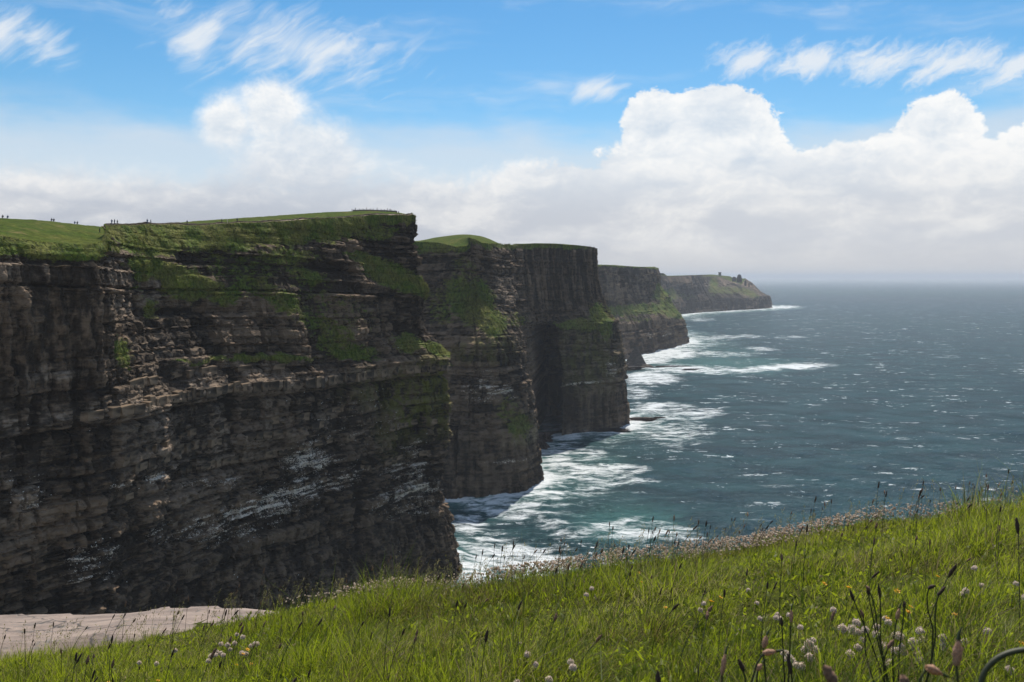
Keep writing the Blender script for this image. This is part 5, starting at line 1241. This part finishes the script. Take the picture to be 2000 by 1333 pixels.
person(on_top(778, 419)[0], 'stand', 'red', 'brown', -.4, 'person in a red jacket at the headland corner', 1.7)

# ------------------------------------------------------------------ watchtower and crags on the farthest headland
def top_z(D, px):
    g = proj(D['top']); i, k = np.unravel_index(np.argmin(np.abs(g[0][:, 2:6] - px) + 20 * (D['ci'][:, None] > 6)), g[0][:, 2:6].shape); return D['top'][i, k + 2]
M_TOWER = simple_mat('tower_stone', (0.10, 0.09, 0.08), .9, .3, .6, bump=.4); M_DARK = simple_mat('dark_opening', (0.012, 0.012, 0.013), .9, .1, 1)
def build_tower():
    p = top_z(D5, 1406); r = empty('watchtower', (p[0], p[1], p[2] - 1.5), .5)
    def taper(name, w0, w1, z0, z1, mat, par=r, loc=None):
        bm = bmesh.new(); a = [bm.verts.new((sx * w0 / 2, sy * w0 / 2, z0)) for sx, sy in ((-1, -1), (1, -1), (1, 1), (-1, 1))]; b = [bm.verts.new((sx * w1 / 2, sy * w1 / 2, z1)) for sx, sy in ((-1, -1), (1, -1), (1, 1), (-1, 1))]
        for k in range(4): bm.faces.new((a[k], a[(k + 1) % 4], b[(k + 1) % 4], b[k]))
        bm.faces.new(a[::-1]); bm.faces.new(b); bmesh.ops.bevel(bm, geom=bm.edges[:], offset=.12, segments=1, affect='EDGES')
        me = bpy.data.meshes.new(name); bm.to_mesh(me); bm.free(); me.materials.append(mat); return part(name, me, par, loc)
    w = taper('wall', 9.6, 8.6, 0, 15.5, M_TOWER); taper('parapet', 10.6, 10.8, 15.52, 17.6, M_TOWER)
    taper('machicolation', 3.2, 3.2, 13.0, 15.4, M_TOWER, r, (0, -4.9, 0))
    for zz in (5.0, 10.0):
        for k in range(2): taper('window', 1.3, 1.3, zz, zz + 2.0, M_DARK, r, (-1.9 + 3.8 * k, -4.35 + zz * .03, 0))
    tag(r, 'small square stone watchtower on top of the farthest headland', 'tower')
build_tower()
def crag(px, py_top, d, w, h, label, seed):
    x, y, z = PT(px, d, py_top); o = radial_rock('rock_crag', [(1.0, -.6), (1.0, 0), (.92, .5), (.75, .8), (.4, 1.0)], (x, y, z - h), M_STACK, seed, nx=24, amp=.2)
    me = o.data; co = np.empty(len(me.vertices) * 3, np.float32); me.vertices.foreach_get('co', co); co = co.reshape(-1, 3) * np.array([w / 2, w / 2, h]); me.vertices.foreach_set('co', co.ravel()); me.update()
    tag(o, label, 'crag', 'crags on the farthest headland')
crag(1444, 536.5, 4060, 22, 24, 'tallest rounded crag on the slope of the farthest headland', 31)
crag(1434, 541, 4060, 18, 14, 'lower crag just left of the tallest one', 32)
crag(1456, 548, 4080, 9, 16, 'small pointed crag below the tallest one', 33)
crag(1463, 553, 4090, 6, 12, 'lowest thin crag on the sloping ridge', 34)

# ------------------------------------------------------------------ birds
M_BW = simple_mat('bird_white', (.78, .76, .70), .7, .08, 6); M_BG = simple_mat('bird_wing', (.07, .065, .06), .7, .2, 6); M_BEAK = simple_mat('beak', (.6, .4, .05), .5, .1, 5)
def seabird(pt, rz, bank, label, sc=1.0):
    r = empty('seabird', tuple(pt)); r.rotation_euler = (0, bank, rz); r.scale = (sc,) * 3
    t = np.linspace(0, 1, 12); V, Fq = tube(np.stack([0 * t, .24 - .50 * t, .03 * np.sin(t * 3)], -1), .075 * np.sin(np.pi * np.clip(t * .94 + .03, 0, 1)) ** .7 + .004, 10); part('body', mesh_only('body', V, Fq, M_BW), r)
    V, Fq = tube(np.array([[0, -.25, .03], [0, -.285, .028], [0, -.31, .02]]), [.014, .010, .003], 6); part('beak', mesh_only('beak', V, Fq, M_BEAK), r)
    V = np.array([[-.02, .2, .01], [.02, .2, .01], [.07, .36, .012], [-.07, .36, .012], [-.02, .2, .018], [.02, .2, .018], [.07, .36, .018], [-.07, .36, .018]]); part('tail', mesh_only('tail', V, np.array([[0, 1, 2, 3], [7, 6, 5, 4], [2, 1, 5, 6], [0, 3, 7, 4], [3, 2, 6, 7], [1, 0, 4, 5]]), M_BW, False), r)
    for sd in (-1, 1):
        c = np.array([[0.03, 0, .02], [.28, -.05, .12], [.56, .06, .07]]) * np.array([sd, 1, 1]); ch = [.17, .14, .02]; V = []
        for p, w in zip(c, ch): V += [p + [0, -w / 2, .006], p + [0, w / 2, 0], p + [0, -w / 2, -.006], p + [0, w / 2, -.004]]
        Fw = [];
        for k in range(2):
            a = 4 * k; Fw += [[a, a + 1, a + 5, a + 4], [a + 2, a + 6, a + 7, a + 3], [a, a + 4, a + 6, a + 2], [a + 1, a + 3, a + 7, a + 5]]
        part('wing', mesh_only('wing', np.array(V), np.array(Fw), M_BG, False), r)
    tag(r, label, 'bird'); return r
seabird(PT(1910, 172, 642), .5, .35, 'pale seabird with dark wings gliding over the open sea at the right', 1.0)
seabird(PT(1522, 300, 491), 1.0, -.3, 'tiny seabird in the hazy sky above the farthest headland', .8)

def perched():
    """pale specks of birds sitting on the ledges"""
    V, A = D1['V'], D1['A']; r = np.random.default_rng(8)
    w = np.clip(A['guano'], 0, 1) + .012 * (V[..., 2] < 118) * (D1['ci'][:, None] < 13); w[D1['ci'] > 13.2] = 0; w[:, -4:] = 0
    p = (w / w.sum()).ravel(); idx = r.choice(len(p), 340, p=p, replace=False); i, j = np.unravel_index(idx, w.shape)
    t = np.linspace(0, 1, 6); bv, bf = tube(np.stack([.12 - .24 * t, 0 * t, .12 + .10 * t], -1), .09 * np.sin(np.pi * np.clip(t * .9 + .06, 0, 1)) ** .7 + .004, 6)
    n = len(i); ang = r.uniform(0, 6.3, n); sc = r.uniform(1.0, 1.7, n)
    R2 = np.stack([np.cos(ang), -np.sin(ang), np.sin(ang), np.cos(ang)], -1).reshape(n, 2, 2)
    P = np.einsum('nij,kj->nki', R2, bv[:, :2]); Z = np.repeat(bv[None, :, 2], n, 0)
    Q = np.concatenate([P, Z[..., None]], -1) * sc[:, None, None] + (V[i, j] + np.concatenate([D1['N'][i] * .35, np.zeros((n, 1))], 1))[:, None]
    o = np_mesh('perched_seabirds', Q.reshape(-1, 3), (bf[None] + (np.arange(n) * len(bv))[:, None, None]).reshape(-1, 4), M_BW, smooth=True)
    tag(o, 'tiny white seabirds sitting on the ledges of the nearest cliff', 'birds', kind='stuff')
perched()
